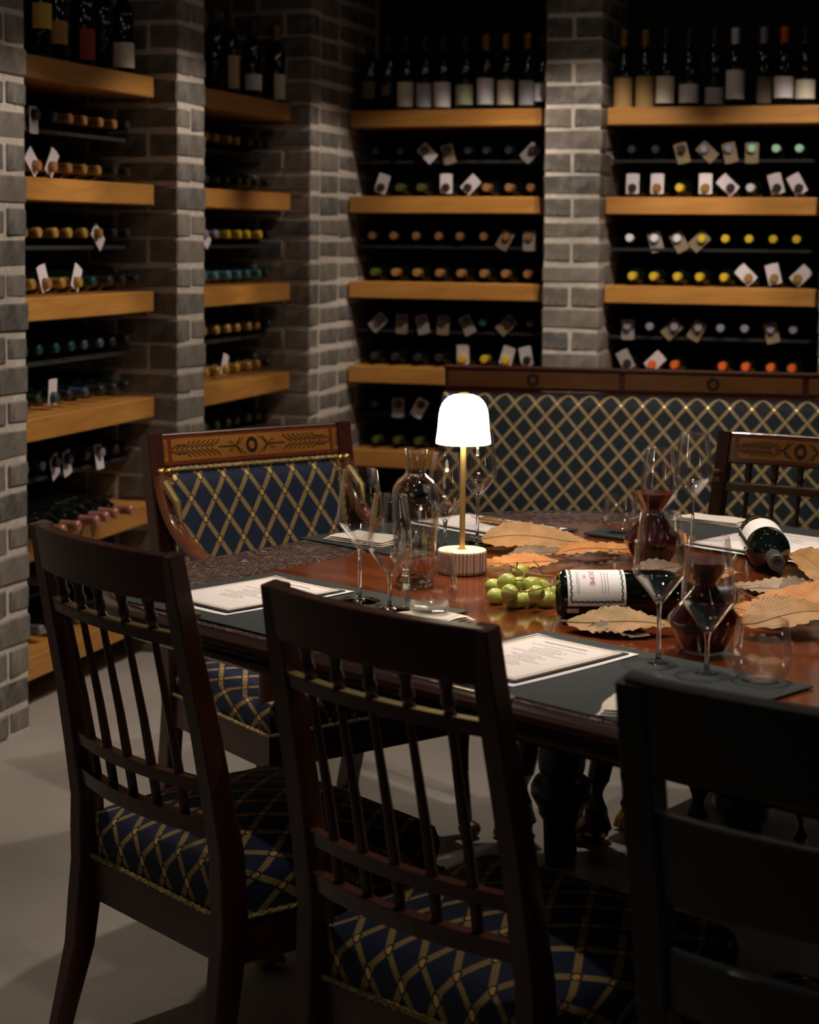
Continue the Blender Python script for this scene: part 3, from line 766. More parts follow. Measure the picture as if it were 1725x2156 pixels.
def seat_frame(parent, wr, wf, d, z0, z1, mt, t=.03, y0=-.005):
    mb = MB(); c = [(-wr, y0), (wr, y0), (wf, y0+d), (-wf, y0+d)]; ctr = Vector((0, y0+d/2))
    inn = [((Vector(p)-ctr)*.86+ctr) for p in c]
    vs_ = []
    for z in (z0, z1):
        vs_ += [(p[0], p[1], z) for p in c]+[(p.x, p.y, z) for p in inn]
    fs_ = []
    for k in range(4):
        k2 = (k+1) % 4
        fs_ += [(k, k2, 8+k2, 8+k), (4+k2, 4+k, 12+k, 12+k2), (k2, k, 4+k, 4+k2), (8+k, 8+k2, 12+k2, 12+k)]
    mb.add(vs_, fs_); mb.add([(p[0]*.97, (p[1]-ctr.y)*.97+ctr.y, (z0+z1)/2) for p in c], [(0, 1, 2, 3)])
    return mb.build('seat_frame', mt, parent, smooth=False)
def inlay(parent, x0, x1, z0, z1, sag, front):
    """satinwood panel with dark leaf marquetry on the face turned to the sitter"""
    off = .0132*front
    def face(x, z, lift=0):
        k = (x-X0)/(X1-X0); s_ = sag*(1-(2*k-1)**2); return (x, yback(z)-s_+off+lift*front, z)
    X0, X1 = x0, x1; w_ = x1-x0
    def panel(a, b, c, d_, name, mt, lift):
        def fn(i, j):
            x = a+(b-a)*i; z = c+(d_-c)*j; return face(x, z, lift), (x, z)
        return MB().grid(10, 1, fn).build(name, mt, parent, recalc=False)
    m_ = .006
    panel(x0, x1, z0+m_*.6, z1-m_, 'crossbanding', M_CROSSB, .0004)
    p = panel(x0+.045, x1-.045, z0+m_*2, z1-m_*2, 'satinwood_panel', M_INLAY, .0009)
    panel(x0+.008, x0+.034, z0+m_*2, z1-m_*2, 'satinwood_end', M_INLAY, .0009)
    panel(x1-.034, x1-.008, z0+m_*2, z1-m_*2, 'satinwood_end', M_INLAY, .0009)
    mb = MB(); zc = (z0+z1)/2; xc = (x0+x1)/2; hh = (z1-z0)/2-m_*2.6
    def stroke(pts, w=.0016):
        for (a, b) in zip(pts, pts[1:]):
            d_ = Vector((b[0]-a[0], b[1]-a[1])); 
            if d_.length < 1e-6: continue
            n_ = Vector((-d_.y, d_.x)).normalized()*w
            q = [(a[0]+n_.x, a[1]+n_.y), (a[0]-n_.x, a[1]-n_.y), (b[0]-n_.x, b[1]-n_.y), (b[0]+n_.x, b[1]+n_.y)]
            mb.add([face(x, z, .0015) for x, z in q], [(0, 1, 2, 3)])
    # rosette ring
    n = 28; R = hh*.92
    vs_ = []; 
    for k in range(n*2):
        a = 2*pi*k/(2*n); r = R*(1 if k % 2 else .86); vs_.append(face(xc+r*.86*math.cos(a), zc+r*math.sin(a), .0016))
    for k in range(n*2):
        a = 2*pi*k/(2*n); vs_.append(face(xc+R*.42*math.cos(a), zc+R*.48*math.sin(a), .0016))
    mb.add(vs_, [(k, (k+1) % (2*n), 2*n+(k+1) % (2*n), 2*n+k) for k in range(2*n)])
    half = w_/2-.045
    for sgn in (-1, 1):
        stroke([(xc+sgn*R*1.5, zc+hh*.9), (xc+sgn*R*2.2, zc), (xc+sgn*R*1.5, zc-hh*.9)])
        stroke([(xc+sgn*R*.9, zc+hh*.95), (xc+sgn*R*2.0, zc+hh*.1)], .0009); stroke([(xc+sgn*R*.9, zc-hh*.95), (xc+sgn*R*2.0, zc-hh*.1)], .0009)
        stroke([(xc+sgn*(R*2.2), zc), (xc+sgn*(half*.42), zc)])
        for q in (-1, 1): stroke([(xc+sgn*R*2.4, zc+q*hh*.1), (xc+sgn*R*2.7, zc+q*hh*.45), (xc+sgn*R*3.1, zc+q*hh*.5), (xc+sgn*R*2.95, zc+q*hh*.2)], .0009)
        xa, xb = half*.40, half*.95; nl = 9
        for i in range(nl):
            x = xa+(xb-xa)*i/nl; l = (xb-xa)/nl*1.9
            for q in (-1, 1):
                stroke([(xc+sgn*(x+l), zc+q*hh*.08), (xc+sgn*(x+l*.35), zc+q*hh*.45), (xc+sgn*x, zc+q*hh*(.85 if i < nl-2 else .5))], .0013)
    for xe in (x0+.021, x1-.021):
        for i in range(5):
            z = zc-hh*.8+hh*1.5*i/4; stroke([(xe-.008, z+.005), (xe, z), (xe+.008, z+.005)], .0008)
        stroke([(xe, zc-hh*.9), (xe, zc+hh*.8)], .0008)
    mb.build('marquetry', M_INLAY_D, parent, smooth=False, recalc=False, merge=False)
def side_chair(loc, rz, label, mt=M_MAHOG, mth=M_MAHOG_H, face=1):
    e = empty('dining_chair', loc, rz, label, 'chair', 'mahogany dining chairs round the table')
    wr, wf, d = .216, .25, .43
    for s_ in (-1, 1):
        zs = [.0, .06, .15, .24, .30, .36, .42, .52, .62, .74, .84, .91]
        path = [(s_*(.216-(.018*max(0, z-.3)/.6)), yback(z), z) for z in zs]
        rad = [(.013, .017), (.014, .019), (.017, .022), (.0175, .025), (.0175, .026), (.0175, .026), (.0175, .024), (.0175, .021), (.0175, .019), (.0175, .017), (.0175, .016), (.0175, .015)]
        lg = MB().tube(path, rad, square=True, ref=Vector((0, 1, 0))).build('rear_leg', mt, e)
        # gilded capital on the post, inner front
        MB().box(s_*.205-.008, s_*.205+.008, yback(.80)+.014, yback(.80)+.021, .745, .80).tube([(s_*.205, yback(.80)+.018, .815), (s_*.205, yback(.80)+.018, .806)], [.012, .010], 8).build('gilt_mount', M_GILD_D, lg)
        # front leg
        fx, fy = s_*(wf-.035), d-.045
        fl = MB().tube([(fx, fy, .27), (fx, fy, .20), (fx+s_*.003, fy+.005, .12), (fx+s_*.004, fy+.006, .06), (fx, fy, .045)], [.024, .021, .016, .015, .017], 12).build('front_leg', mt, e)
        pw = MB().ball((fx, fy+.006, .02), (.024, .028, .02), 10, 6)
        for q in (-1.4, -.45, .45, 1.4): pw.tube([(fx+q*.009, fy+.008, .04), (fx+q*.011, fy+.026, .026), (fx+q*.012, fy+.036, .008)], [.006, .0075, .006], 6)
        pw.build('gilt_paw', M_GILD, fl)
    curved_board(-.205, .205, .832, .91, .026, .026).build('crest_rail', mth, e, smooth=False, bevel=.002)
    if face: inlay(e, -.205, .205, .834, .910, .026, 1)
    curved_board(-.205, .205, .762, .780, .018, .024).build('upper_rail', mth, e, smooth=False)
    curved_board(-.203, .203, .7802, .7835, .017, .024).build('gilt_bead', M_GILD_D, e)
    curved_board(-.209, .209, .520, .542, .018, .028).build('lower_rail', mth, e, smooth=False)
    curved_board(-.211, .211, .448, .476, .022, .032).build('bottom_rail', mth, e, smooth=False)
    for k in range(5):
        x = (-2+k)*.067; kk = (x+.205)/.41; s_ = .025*(1-(2*kk-1)**2)
        b = MB().tube([(x, yback(z)-s_, z) for z in (.782, .790, .800, .812, .822, .833)], [.010, .007, .011, .0075, .009, .011], 10); b.build('baluster', mt, e)
        s2 = .028*(1-(2*kk-1)**2)
        MB().tube([(x, yback(z)-s2, z) for z in (.470, .53, .62, .70, .765)], [.008, .0085, .0075, .0065, .006], 8).build('spindle', mt, e)
    seat_frame(e, wr, wf, d, .235, .305, mth)
    cushion(e, wr-.004, wf-.003, d-.006, .306, .435, y0=.0)
    outline_strip(e, 'gold_braid', wr, wf, d, .311, .0055, M_BRAID)
    return e
def face_to(f): return math.atan2(-f[0], f[1])     # local +y -> f
side_chair((-.42, 3.035, 0), face_to((.755, .655)), 'dark mahogany spindle-back chair at the left, seen from behind before the brick wall')
side_chair((.024, 2.523, 0), face_to((.696, .717)), 'dark mahogany spindle-back chair in the middle foreground, seen from behind')
side_chair((.925, 4.52, 0), face_to((-.552, -.834)), 'spindle-back chair with inlaid satinwood crest across the table in front of the sofa')

# black ladder-back chair in the right foreground
bc = empty('ladder_back_chair', (.488, 2.03, 0), face_to((.568, .823)), 'black painted slat-back chair in the right foreground, cut by the frame', 'chair')
for s_ in (-1, 1):
    zs = [.0, .06, .15, .24, .30, .36, .42, .52, .62, .74, .84, .905]
    path = [(s_*(.216-(.010*max(0, z-.3)/.6)), yback(z), z) for z in zs]
    MB().tube(path, [(.02, .020)]*12, square=True, ref=Vector((0, 1, 0))).build('rear_leg', M_BLACKW, bc)
    MB().tube([(s_*.225, .39, .28), (s_*.225, .385, .15), (s_*.225, .39, 0)], [.022, .018, .015], 12).build('front_leg', M_BLACKW, bc)
curved_board(-.219, .219, .795, .91, .024, .022).build('crest_rail', M_BLACKW, bc, smooth=False, bevel=.004)
curved_board(-.206, .206, .635, .748, .018, .024).build('back_slat', M_BLACKW, bc, smooth=False, bevel=.003)
curved_board(-.208, .208, .495, .575, .018, .026).build('back_slat', M_BLACKW, bc, smooth=False, bevel=.003)
seat_frame(bc, .216, .25, .43, .235, .305, M_BLACKW)
cushion(bc, .212, .247, .424, .306, .435, y0=.0)
outline_strip(bc, 'gold_braid', .216, .25, .43, .311, .0055, M_BRAID)

# armchair at the far left end
ac = empty('armchair', (-.330, 4.415, 0), face_to((.607, -.795)), 'mahogany armchair with inlaid crest and navy lattice back at the left table end', 'armchair')
W2 = .272
for s_ in (-1, 1):
    zs = [.0, .06, .15, .24, .30, .42, .55, .70, .84, .93]
    MB().tube([(s_*W2, yback(z), z) for z in zs], [(.02, .022)]*10, square=True, ref=Vector((0, 1, 0))).build('rear_leg', M_MAHOG, ac)
    arm = catmull([(s_*(W2-.004), yback(.84)+.022, .835), (s_*(W2-.004), -.045, .785), (s_*(W2-.006), -.012, .735), (s_*(W2-.006), .045, .695), (s_*(W2-.004), .125, .668), (s_*(W2), .24, .655), (s_*(W2), .34, .66), (s_*W2, .38, .65)], 5)
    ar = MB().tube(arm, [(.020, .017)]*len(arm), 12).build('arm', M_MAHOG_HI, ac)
    MB().tube([(s_*W2, .37, .64), (s_*W2, .40, .46), (s_*W2, .405, .30)], [.018, .016, .022], 10).build('arm_support', M_MAHOG, ac)
    MB().tube([(s_*W2, .40, .30), (s_*W2, .40, .15), (s_*W2, .42, .03)], [.026, .019, .017], 10).ball((s_*W2, .435, .02), (.026, .03, .02), 10, 6).build('front_leg', M_MAHOG, ac)
    MB().ball((s_*(W2-.006), yback(.84)+.024, .845), (.013, .010, .010), 10, 6).ball((s_*(W2-.026), yback(.84)+.024, .845), (.010, .009, .009), 10, 6).build('gilt_ball', M_GILD, ac)
    MB().tube([(s_*(W2-.008), yback(.83)+.018, .83), (s_*(W2-.008), .005, .78), (s_*(W2-.010), .02, .735)], [.012, .010, .004], 8).build('gilt_mount', M_GILD_D, ac)
curved_board(-W2, W2, .852, .93, .026, .006).build('crest_rail', M_MAHOG_H, ac, smooth=False, bevel=.002)
inlay(ac, -W2, W2, .854, .930, .006, 1)
def acback(i, j):
    x = -W2+.026+(2*W2-.052)*i; z = .40+.448*j
    e = min(i, 1-i, 1-j)*14; puff = .022*min(1, e)**.5 if e > 0 else 0
    return (x, yback(z)+.012+puff, z), (x, z+.02)
MB().grid(28, 20, acback).build('upholstered_back', M_FAB, ac, recalc=False, smooth=70)
MB().box(-W2+.02, W2-.02, -.004, .004, 0, .43, Matrix.Translation((0, -.012, .40)) @ Matrix.Rotation(.16, 4, 'X')).build('back_panel', M_MAHOG, ac, smooth=False)
pts = [(-W2+.028, yback(z)+.020, z) for z in [.42+.428*k/42 for k in range(43)]]+[(-W2+.028+(2*W2-.056)*k/56, yback(.848)+.020, .848) for k in range(1, 57)]+[(W2-.028, yback(z)+.020, z) for z in [.848-.428*k/42 for k in range(1, 43)]]
MB().tube(pts, [.0075 if k % 2 else .0045 for k in range(len(pts))], 6).build('gold_braid', M_BRAID, ac)
seat_frame(ac, .28, .30, .46, .26, .33, M_MAHOG_H)
cushion(ac, .272, .29, .44, .332, .44, y0=.0)
outline_strip(ac, 'gold_braid', .28, .30, .46, .335, .005, M_BRAID)

# ------------------------------------------------------------------ sofa
so = empty('sofa', (.118, 5.93, 0), math.radians(-11.5), 'long sofa with mahogany rail and navy gold lattice back before the bottle wall', 'sofa')
SL = 2.9
MB().box(0, SL, -.02, .03, .915, .985).box(-.004, SL+.004, -.026, .034, .978, .990).build('top_rail', M_MAHOG_H, so, smooth=False, bevel=.003)
mb = MB()
for k in range(5):
    a, b = .012+k*.565, .012+k*.565+.545
    mb.box(a, b, -.0225, -.0195, .925, .975)
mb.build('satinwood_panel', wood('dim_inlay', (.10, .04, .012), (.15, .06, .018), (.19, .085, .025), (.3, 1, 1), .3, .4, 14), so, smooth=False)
for k in range(5):
    x = .285+k*.565
    MB().lathe([(.010, -.0005), (.010, .001), (.021, .001), (.021, -.0005)], 20, Matrix.Translation((x, -.0228, .95)) @ Matrix.Rotation(pi/2, 4, 'X')).build('inlay_ring', M_INLAY_D, so)
def sback(i, j):
    x = SL*i; v = j*.62
    if v < .05:   # rolled top edge
        a = v/.05*pi/2; return (x, -.03-.05*math.sin(a), .905+.0-.03*(1-math.cos(a))), (x, -v)
    q = (v-.05)
    return (x, -.08-.09*math.sin(min(1, q/.57)*pi*.5), .875-q*.86), (x, -v)
MB().grid(60, 26, sback).build('upholstered_back', M_FAB_S, so, recalc=False, smooth=70)
MB().box(0, SL, -.03, .02, .12, .91).build('back_panel', M_MAHOG_H, so, smooth=False)
MB().box(0, SL, -.62, -.10, .24, .32).build('seat_rail', M_MAHOG_H, so, smooth=False, bevel=.004)
MB().box(.01, SL-.01, -.61, -.12, .321, .43).build('seat_cushion', mat('sofa_seat', (.010, .018, .04), .8), so, bevel=.02)
for x in (.04, SL-.04):
    for y in (-.58, -.03): MB().tube([(x, y, .25), (x, y, .1), (x, y, 0)], [.028, .022, .018], 10).build('leg', M_MAHOG, so)

# ================================================================== THINGS ON THE TABLE
TZ = .7612
def place(t0, t1, n0, n1, name, mt, thick=.003, z=TZ, label=None, cat=None, group=None, tw=0):
    c = tab((t0+t1)/2, (n0+n1)/2, z); hx, hy = (t1-t0)/2, (n1-n0)/2
    o = MB().box(-hx, hx, -hy, hy, 0, thick).build(name, mt, None, smooth=False, loc=c, rz=TRZ+tw, bevel=min(.001, thick*.4))
    return tag(o, label, cat, group)
G_MAT = 'slate placemats'
place(-2.62, -2.12, 1.925, 2.30, 'placemat', M_MAT, label='dark slate placemat before the left foreground chair, under the left menu', cat='placemat', group=G_MAT)
place(-1.93, -1.42, 1.915, 2.275, 'placemat', M_MAT, label='dark slate placemat before the middle foreground chair, under the near menu', cat='placemat', group=G_MAT)
place(-2.885, -2.56, 2.60, 3.13, 'placemat', M_MAT, label='dark slate placemat at the left table end before the armchair', cat='placemat', group=G_MAT)
place(-2.46, -2.0, 3.17, 3.50, 'placemat', M_MAT, label='dark slate placemat at the far side, behind the upturned bottle', cat='placemat', group=G_MAT)
def menu(tc, nc, L, Wd, rot, z, label, lines=9):
    """outer white sheet, dark card, cream card with gold rules and small illegible lines"""
    c = tab(tc, nc, z); e = empty('menu', c, TRZ+rot, label, 'menu', 'wine menus laid on the placemats')
    def sheet(name, w_, h_, mt, z0, curl):
        def fn(i, j):
            x, y = w_*(i-.5), h_*(j-.5); lift = curl*(max(0, abs(2*i-1)-.5)*max(0, abs(2*j-1)-.4))*2 + curl*.25*math.sin(i*5+j*3)
            return (x, y, z0+max(0, lift)), (i, j)
        o = MB().grid(12, 12, fn); top = o.v[:]; n = len(top)
        o.add([(x, y, zz-.0004) for x, y, zz in top], [tuple(reversed(f)) for f in o.f[:]])
        return o.build(name, mt, e, recalc=False, merge=False)
    sheet('white_sheet', Wd, L, M_PAPER, .0008, .002)
    k = .0042
    MB().box(-Wd/2+.010, Wd/2-.010, -L/2+.014, L/2-.012, k-.0012, k).build('black_border', M_BLK, e, smooth=False)
    MB().box(-Wd/2+.017, Wd/2-.017, -L/2+.022, L/2-.020, k, k+.0006).build('cream_card', M_CREAM, e, smooth=False)
    mb = MB(); hw, hh = Wd/2-.021, L/2-.026
    for (a, b, c_, d_) in ((-hw, hw, -hh, -hh+.0016), (-hw, hw, hh-.0016, hh), (-hw, -hw+.0016, -hh, hh), (hw-.0016, hw, -hh, hh)): mb.box(a, b, c_, d_, k+.0006, k+.0008)
    hw -= .004; hh -= .004
    for (a, b, c_, d_) in ((-hw, hw, -hh, -hh+.0008), (-hw, hw, hh-.0008, hh), (-hw, -hw+.0008, -hh, hh), (hw-.0008, hw, -hh, hh)): mb.box(a, b, c_, d_, k+.0006, k+.0008)
    mb.build('gold_rule', M_GOLDP, e, smooth=False)
    mb = MB(); rnd = random.Random(int(abs(tc)*1000)); y = hh-.022
    def words(y, half, h_, wmin, wmax):
        x = -half
        while x < half-.003:
            w_ = rnd.uniform(wmin, wmax); mb.box(x, min(x+w_, half), y, y+h_, k+.0006, k+.0008); x += w_+.0016
    words(y, .045, .0046, .012, .03); y -= .018
    seq = [.055, .020, .034, .030, .026, .050, .018, .034, .022, .028, .05, .02, .03, .026]
    for i, hf in enumerate(seq):
        if y < -hh+.012: break
        words(y, hf, .0020, .004, .012); y -= .0125 if i % 5 == 0 else .0095
    mb.build('printed_lines', M_TEXT, e, smooth=False, merge=False)
menu(-2.475, 2.116, .300, .214, 0, TZ+.003, 'printed menu sheet on the leftmost placemat, partly behind the middle chair')
menu(-1.812, 2.096, .292, .205, 0, TZ+.003, 'printed menu sheet in the foreground between middle and black chair')
menu(-2.722, 3.005, .205, .300, 0, TZ+.003, 'printed menu sheet behind the table lamp, dry leaf lying on it')
menu(-2.14, 3.27, .300, .30, 0, TZ+.003, 'printed menu sheets behind the upturned bottle at the far side')
# folded linen napkins
def napkin(tc, nc, L, Wd, rot, z, label, layers=3):
    e = empty('napkin', tab(tc, nc, z), TRZ+rot, label, 'napkin', 'folded linen napkins')
    for k in range(layers):
        s_ = 1-.06*k
        def fn(i, j):
            x, y = Wd*s_*(i-.5), L*s_*(j-.5); return (x+.002*math.sin(7*j+k), y, .001+k*.0032+.0012*math.sin(i*9+k)*math.sin(j*7)+.0012), (i, j)
        o = MB().grid(10, 10, fn); top = o.v[:]; o.add([(x, y, max(0, zz-.0028)) for x, y, zz in top], [tuple(reversed(f)) for f in o.f[:]])
        o.build('fold', M_NAPKIN, e, recalc=False, merge=False)
napkin(-2.76, 2.68, .11, .16, .1, TZ+.003, 'folded cream napkin behind the tall left glass, before the armchair')
napkin(-1.50, 1.985, .10, .12, .5, TZ+.003, 'corner of a crumpled cream napkin beside the black chair')
napkin(-2.42, 3.44, .09, .17, .1, TZ+.003, 'folded white napkin behind the tall far glasses')
napkin(-2.11, 2.19, .10, .12, .1, TZ+.003, 'folded cream napkin under the near stemless tumbler')
# spoon on the armchair place, knife near
sp = empty('spoon', tab(-2.70, 2.78, TZ+.012), TRZ+1.2, 'silver spoon resting on the napkin behind the tall left glass', 'spoon')
MB().ball((0, .055, .003), (.015, .024, .003), 14, 6).tube([(0, .035, .002), (0, -.02, .005), (0, -.08, .002)], [.002, .0022, .004], 8, sx=1.4).build('spoon_body', M_STEEL, sp)

# lamp
lamp = empty('table_lamp', (.104, 3.51, TZ-.001), 0, 'lit cordless table lamp with white dome shade and ribbed pale wood base', 'lamp')
n = 200; vs_ = []; fs_ = []
Rb = .0475
base = MB()
prof = [(.0455, .001), (.0465, .004), (.0475, .006), (.0475, .041), (.0465, .0435)]
for (r, z) in prof:
    for k in range(n):
        a = 2*pi*k/n; g = 1-.022*(1 if k % 5 == 0 else 0); vs_.append((r*g*math.cos(a), r*g*math.sin(a), z))
for i in range(len(prof)-1):
    for k in range(n): fs_.append((i*n+k, i*n+(k+1) % n, (i+1)*n+(k+1) % n, (i+1)*n+k))
base.add(vs_, fs_)
dk = [random.random() < .75 for _ in range(n)]
base.mi = [1 if ((f[0] % n) % 5 == 0 and dk[f[0] % n]) else 0 for f in base.f]
base.build('ribbed_base', [M_PINKW, M_PINKD], lamp, smooth=False, recalc=False)
MB().lathe([(0, 0), (.0445, 0), (.0445, .002)], 48).build('foot_pad', M_RACK, lamp)
MB().lathe([(.0465, .0435), (.0455, .0448), (0, .0450)], 64).build('base_top', M_WHITE, lamp)
MB().lathe([(.0095, .045), (.0095, .0462), (.0058, .0468), (.0054, .050), (.0054, .262)], 20).build('stem', M_BRASS, lamp)
sh = MB().lathe([(.0505, .248), (.0530, .249), (.0532, .252), (.0518, .262), (.0502, .275), (.0490, .290), (.0480, .303), (.0462, .314), (.0425, .324), (.0370, .332), (.0295, .3385), (.020, .3425), (.010, .344), (0, .3445)], 64)
sh.build('shade', M_SHADE, lamp)
MB().lathe([(.0505, .248), (.030, .250), (.010, .251), (.0054, .251)], 48).build('diffuser', mat('lit_diffuser', (1, .95, .85), .5, emit=(1, .78, .48), es=34), lamp)
MB().lathe([(.0105, .3435), (.0105, .3455), (.008, .347), (0, .3475)], 24).build('shade_cap', M_BRASS, lamp)

lamp2 = copy_tree(lamp); lamp2.location = tab(-.75, 2.75, TZ-.001); lamp2['label'] = 'lit table lamp added for reflections at the right table end, outside the picture'  # second lamp added out of view to help the reflections in the glasses
# glasses
def glass_meshes(H, zk, zb, rr, rk, foot=.036):
    """bowl wall (thin, with a real thickness), solid stem and foot"""
    t = .0009
    mid = zk+(H-zk)*.45
    out = [(.0035, zb-.004), (.006, zb), (.5*rk, zb+(zk-zb)*.42), (rk*.93, zk-.006), (rk*.985, zk-.001), (rk, zk+.005), (rk*.985, zk+.014), (rk*.93, mid), (rr, H)]
    inn = [(r-t, z) for r, z in reversed(out[2:])]+[(.006, zb+.006), (0, zb+.004)]
    bowl = MB().lathe(out+[(rr-t/2, H+.0004)]+inn, 40).mesh('bowl', M_GLASS, smooth=50)
    st = [(0, 0), (foot, 0), (foot, .0010), (foot*.55, .0022), (.008, .0050), (.0040, .010), (.0033, .03), (.0030, zb*.6), (.0033, zb-.012), (.0050, zb-.002), (.0045, zb+.003), (0, zb+.0035)]
    stem = MB().lathe(st, 32).mesh('stem', M_SOLIDG, smooth=60)
    return bowl, stem
GA = glass_meshes(.232, .141, .094, .0305, .0405, .037)
GB = glass_meshes(.199, .108, .060, .0285, .0385, .037)
def wine_glass(g, P, label, s=1.0):
    e = empty('wine_glass', (P[0], P[1], P[2]), random.uniform(0, 1), label, 'wine glass', 'stemmed wine glasses'); e.scale = (s, s, s)
    mesh_obj('bowl', g[0], e); mesh_obj('stem', g[1], e)
ZM = TZ+.0032
def at(px, py, z=ZM): return on(px, py, z)
wine_glass(GA, at(757, 1265), 'tall empty stem glass, leftmost on the table, left of the carafe')
wine_glass(GB, at(820, 1284), 'shorter stem glass between the leftmost glass and the carafe')
wine_glass(GB, at(937, 1158), 'stem glass just left of the lamp stem, behind the carafe')
wine_glass(GA, at(1005, 1142, ZM+.0), 'tall stem glass just right of the lamp stem, rim behind the shade')
wine_glass(GA, at(1386, 1399, TZ), 'tall stem glass in front of the lying bottle, its bowl crossing the label side')
wine_glass(GB, at(1488, 1422, TZ), 'stem glass in the right foreground before the near wine decanter', 1.04)
wine_glass(GB, at(1386, 1150, TZ), 'stem glass rising behind the far decanter, before the sofa', 1.03)
wine_glass(GA, at(1458, 1142), 'tall stem glass at the far side between decanter and upturned bottle')
def tumbler_mesh(h=.092, r0=.030, rm=.0445, rr=.0375):
    t = .0010
    out = [(0, 0), (r0*.9, 0), (r0, .002), (rm*.93, .018), (rm, .034), (rm*.985, .048), (rm*.92, .068), (rr, h)]
    inn = [(r-t, z) for r, z in reversed(out[4:])]+[(rm*.93-.0012, .019), (r0-.002, .0065), (0, .005)]
    return MB().lathe(out+[(rr-t/2, h+.0004)]+inn, 40).mesh('tumbler_body', M_GLASS, smooth=50), MB().lathe([(0, .0006), (r0*.93, .0006), (r0*.97, .003), (r0*.8, .0048), (0, .0044)], 32).mesh('glass_base', M_SOLIDG, smooth=50)
TU = tumbler_mesh()
def tumbler(P, label, s=1.0):
    e = empty('tumbler', P, random.uniform(0, 1), label, 'tumbler', 'stemless glass tumblers'); e.scale = (s, s, s)
    mesh_obj('glass_body', TU[0], e); mesh_obj('glass_base', TU[1], e)
tumbler(at(905, 1287, ZM+.010), 'stemless tumbler in front of the carafe', 1.06)
tumbler(at(880, 1150), 'stemless tumbler seen through the carafe')
tumbler(at(1603, 1437, TZ), 'stemless tumbler in the right foreground beside the black chair', 1.0)
co = MB().box(-.055, .055, -.045, .045, 0, .006).build('coaster', M_MAT, None, smooth=False, loc=on(1298, 1127, TZ), rz=TRZ+.1, bevel=.0015)
tag(co, 'small dark coaster under the far stemless tumbler', 'coaster')
tumbler(on(1306, 1122, TZ+.0062), 'stemless tumbler on the small coaster at the far side', .88)

# water carafe
ca_ = empty('carafe', at(873, 1232, TZ), 0, 'clear empty glass carafe with a narrow neck left of the lamp', 'carafe')
o_ = [(0, 0), (.030, 0), (.035, .002), (.0365, .008), (.0375, .03), (.0405, .09), (.0435, .14), (.0445, .163), (.0420, .181), (.0345, .195), (.0240, .203), (.0195, .209), (.0190, .216), (.0205, .238), (.0218, .252)]
i_ = [(r-.0016, z) for r, z in reversed(o_[4:])]+[(.030, .024), (.018, .020), (0, .026)]
MB().lathe(o_+[(.0210, .2526)]+i_, 48).build('carafe_body', thin_glass('carafe_glass', (.955, .965, .965), 1.5, 1.6, .05), ca_, smooth=60)
MB().lathe([(0, .0008), (.033, .0008), (.036, .006), (.035, .012), (.028, .0195), (.016, .0165), (0, .022)], 40).build('thick_base', M_SOLIDG, ca_, smooth=60)

# wine decanters (funnel top, pointed belly)
def decanter(P, label, s=1.0):
    e = empty('decanter', P, 0, label, 'decanter', 'hourglass decanters filled with red wine'); e.scale = (s, s, s)
    o_ = [(0, 0), (.030, 0), (.034, .003), (.057, .046), (.0585, .052), (.056, .058), (.026, .094), (.0195, .104), (.0195, .110), (.024, .116), (.047, .148), (.0495, .153)]
    i_ = [(r-.0014, z) for r, z in reversed(o_[2:])]+[(0, .004)]
    MB().lathe(o_+[(.0488, .1535)]+i_, 44).build('glass_body', M_GLASS_D, e, smooth=40)
    MB().lathe([(0, .0048), (.0315, .0048), (.0545, .046), (.0560, .052), (.0535, .058), (.0235, .094), (.0172, .104), (.0172, .110), (.0218, .116), (.0425, .1445), (0, .1445)], 40).build('red_wine', M_WINE, e, smooth=30)
decanter(at(1482, 1372, TZ), 'decanter of red wine in the right foreground behind two stem glasses', 1.0)
decanter(at(1374, 1190, TZ), 'decanter of red wine at the far side beside the coaster', 1.0)

# lying and upturned bottles
def bottle(loc_, M_, label, lab=True, foil=(.035, .04, .045)):
    e = empty('wine_bottle', loc_, 0, label, 'wine bottle'); e.matrix_world = Matrix.Translation(loc_) @ M_
    pr = [(0, .012), (.022, .004), (.036, .0), (.0405, .004), (.0415, .010), (.0415, .176), (.0395, .190), (.031, .207), (.0215, .222), (.0165, .236), (.0145, .25), (.0143, .30), (0, .30)]
    MB().lathe(pr, 40).build('bottle_body', M_BOTTLE, e, smooth=50)
    MB().lathe([(.0155, .246), (.0150, .287), (.0164, .289), (.0164, .300), (.0150, .3025), (.0085, .3030), (.0075, .3015), (0, .3015)], 32).build('capsule', mat('black_foil', foil, .42), e, smooth=40)
    mb = MB()
    for k in range(26):
        if k % 7 == 6: continue
        a = 2*pi*k/26; c, s = math.cos(a), math.sin(a); r = .0118
        mb.add([(r*c-.0011*s, r*s+.0011*c, .3030), (r*c+.0008*s, r*s-.0008*c, .3032), ((r+.0022)*c+.0006*s, (r+.0022)*s-.0006*c, .3031), ((r+.0018)*c-.0009*s, (r+.0018)*s+.0009*c, .3030)], [(0, 1, 2, 3)])
    mb.lathe([(.0148, .3027), (.0143, .3030)], 32); mb.lathe([(.0094, .3032), (.0088, .3032)], 28)
    mb.build('embossed_ring', mat('silver_foil', (.45, .42, .38), .35, .7), e, smooth=False, recalc=False)
    return e
def wrap(e, name, z0, z1, a0, a1, mt, r=.0418, n=24):
    def fn(i, j):
        a = a0+(a1-a0)*i; return (r*math.cos(a), r*math.sin(a), z0+(z1-z0)*j), (i, j)
    return MB().grid(n, 1, fn).build(name, mt, e, recalc=False)
# bottle 1: base at left, neck to the right
g1 = on(1176, 1252, TZ+.0425)
ax = Vector((.9975, .055, 0)).normalized()
side = Vector((0, 0, 1)); yv = side.cross(ax)
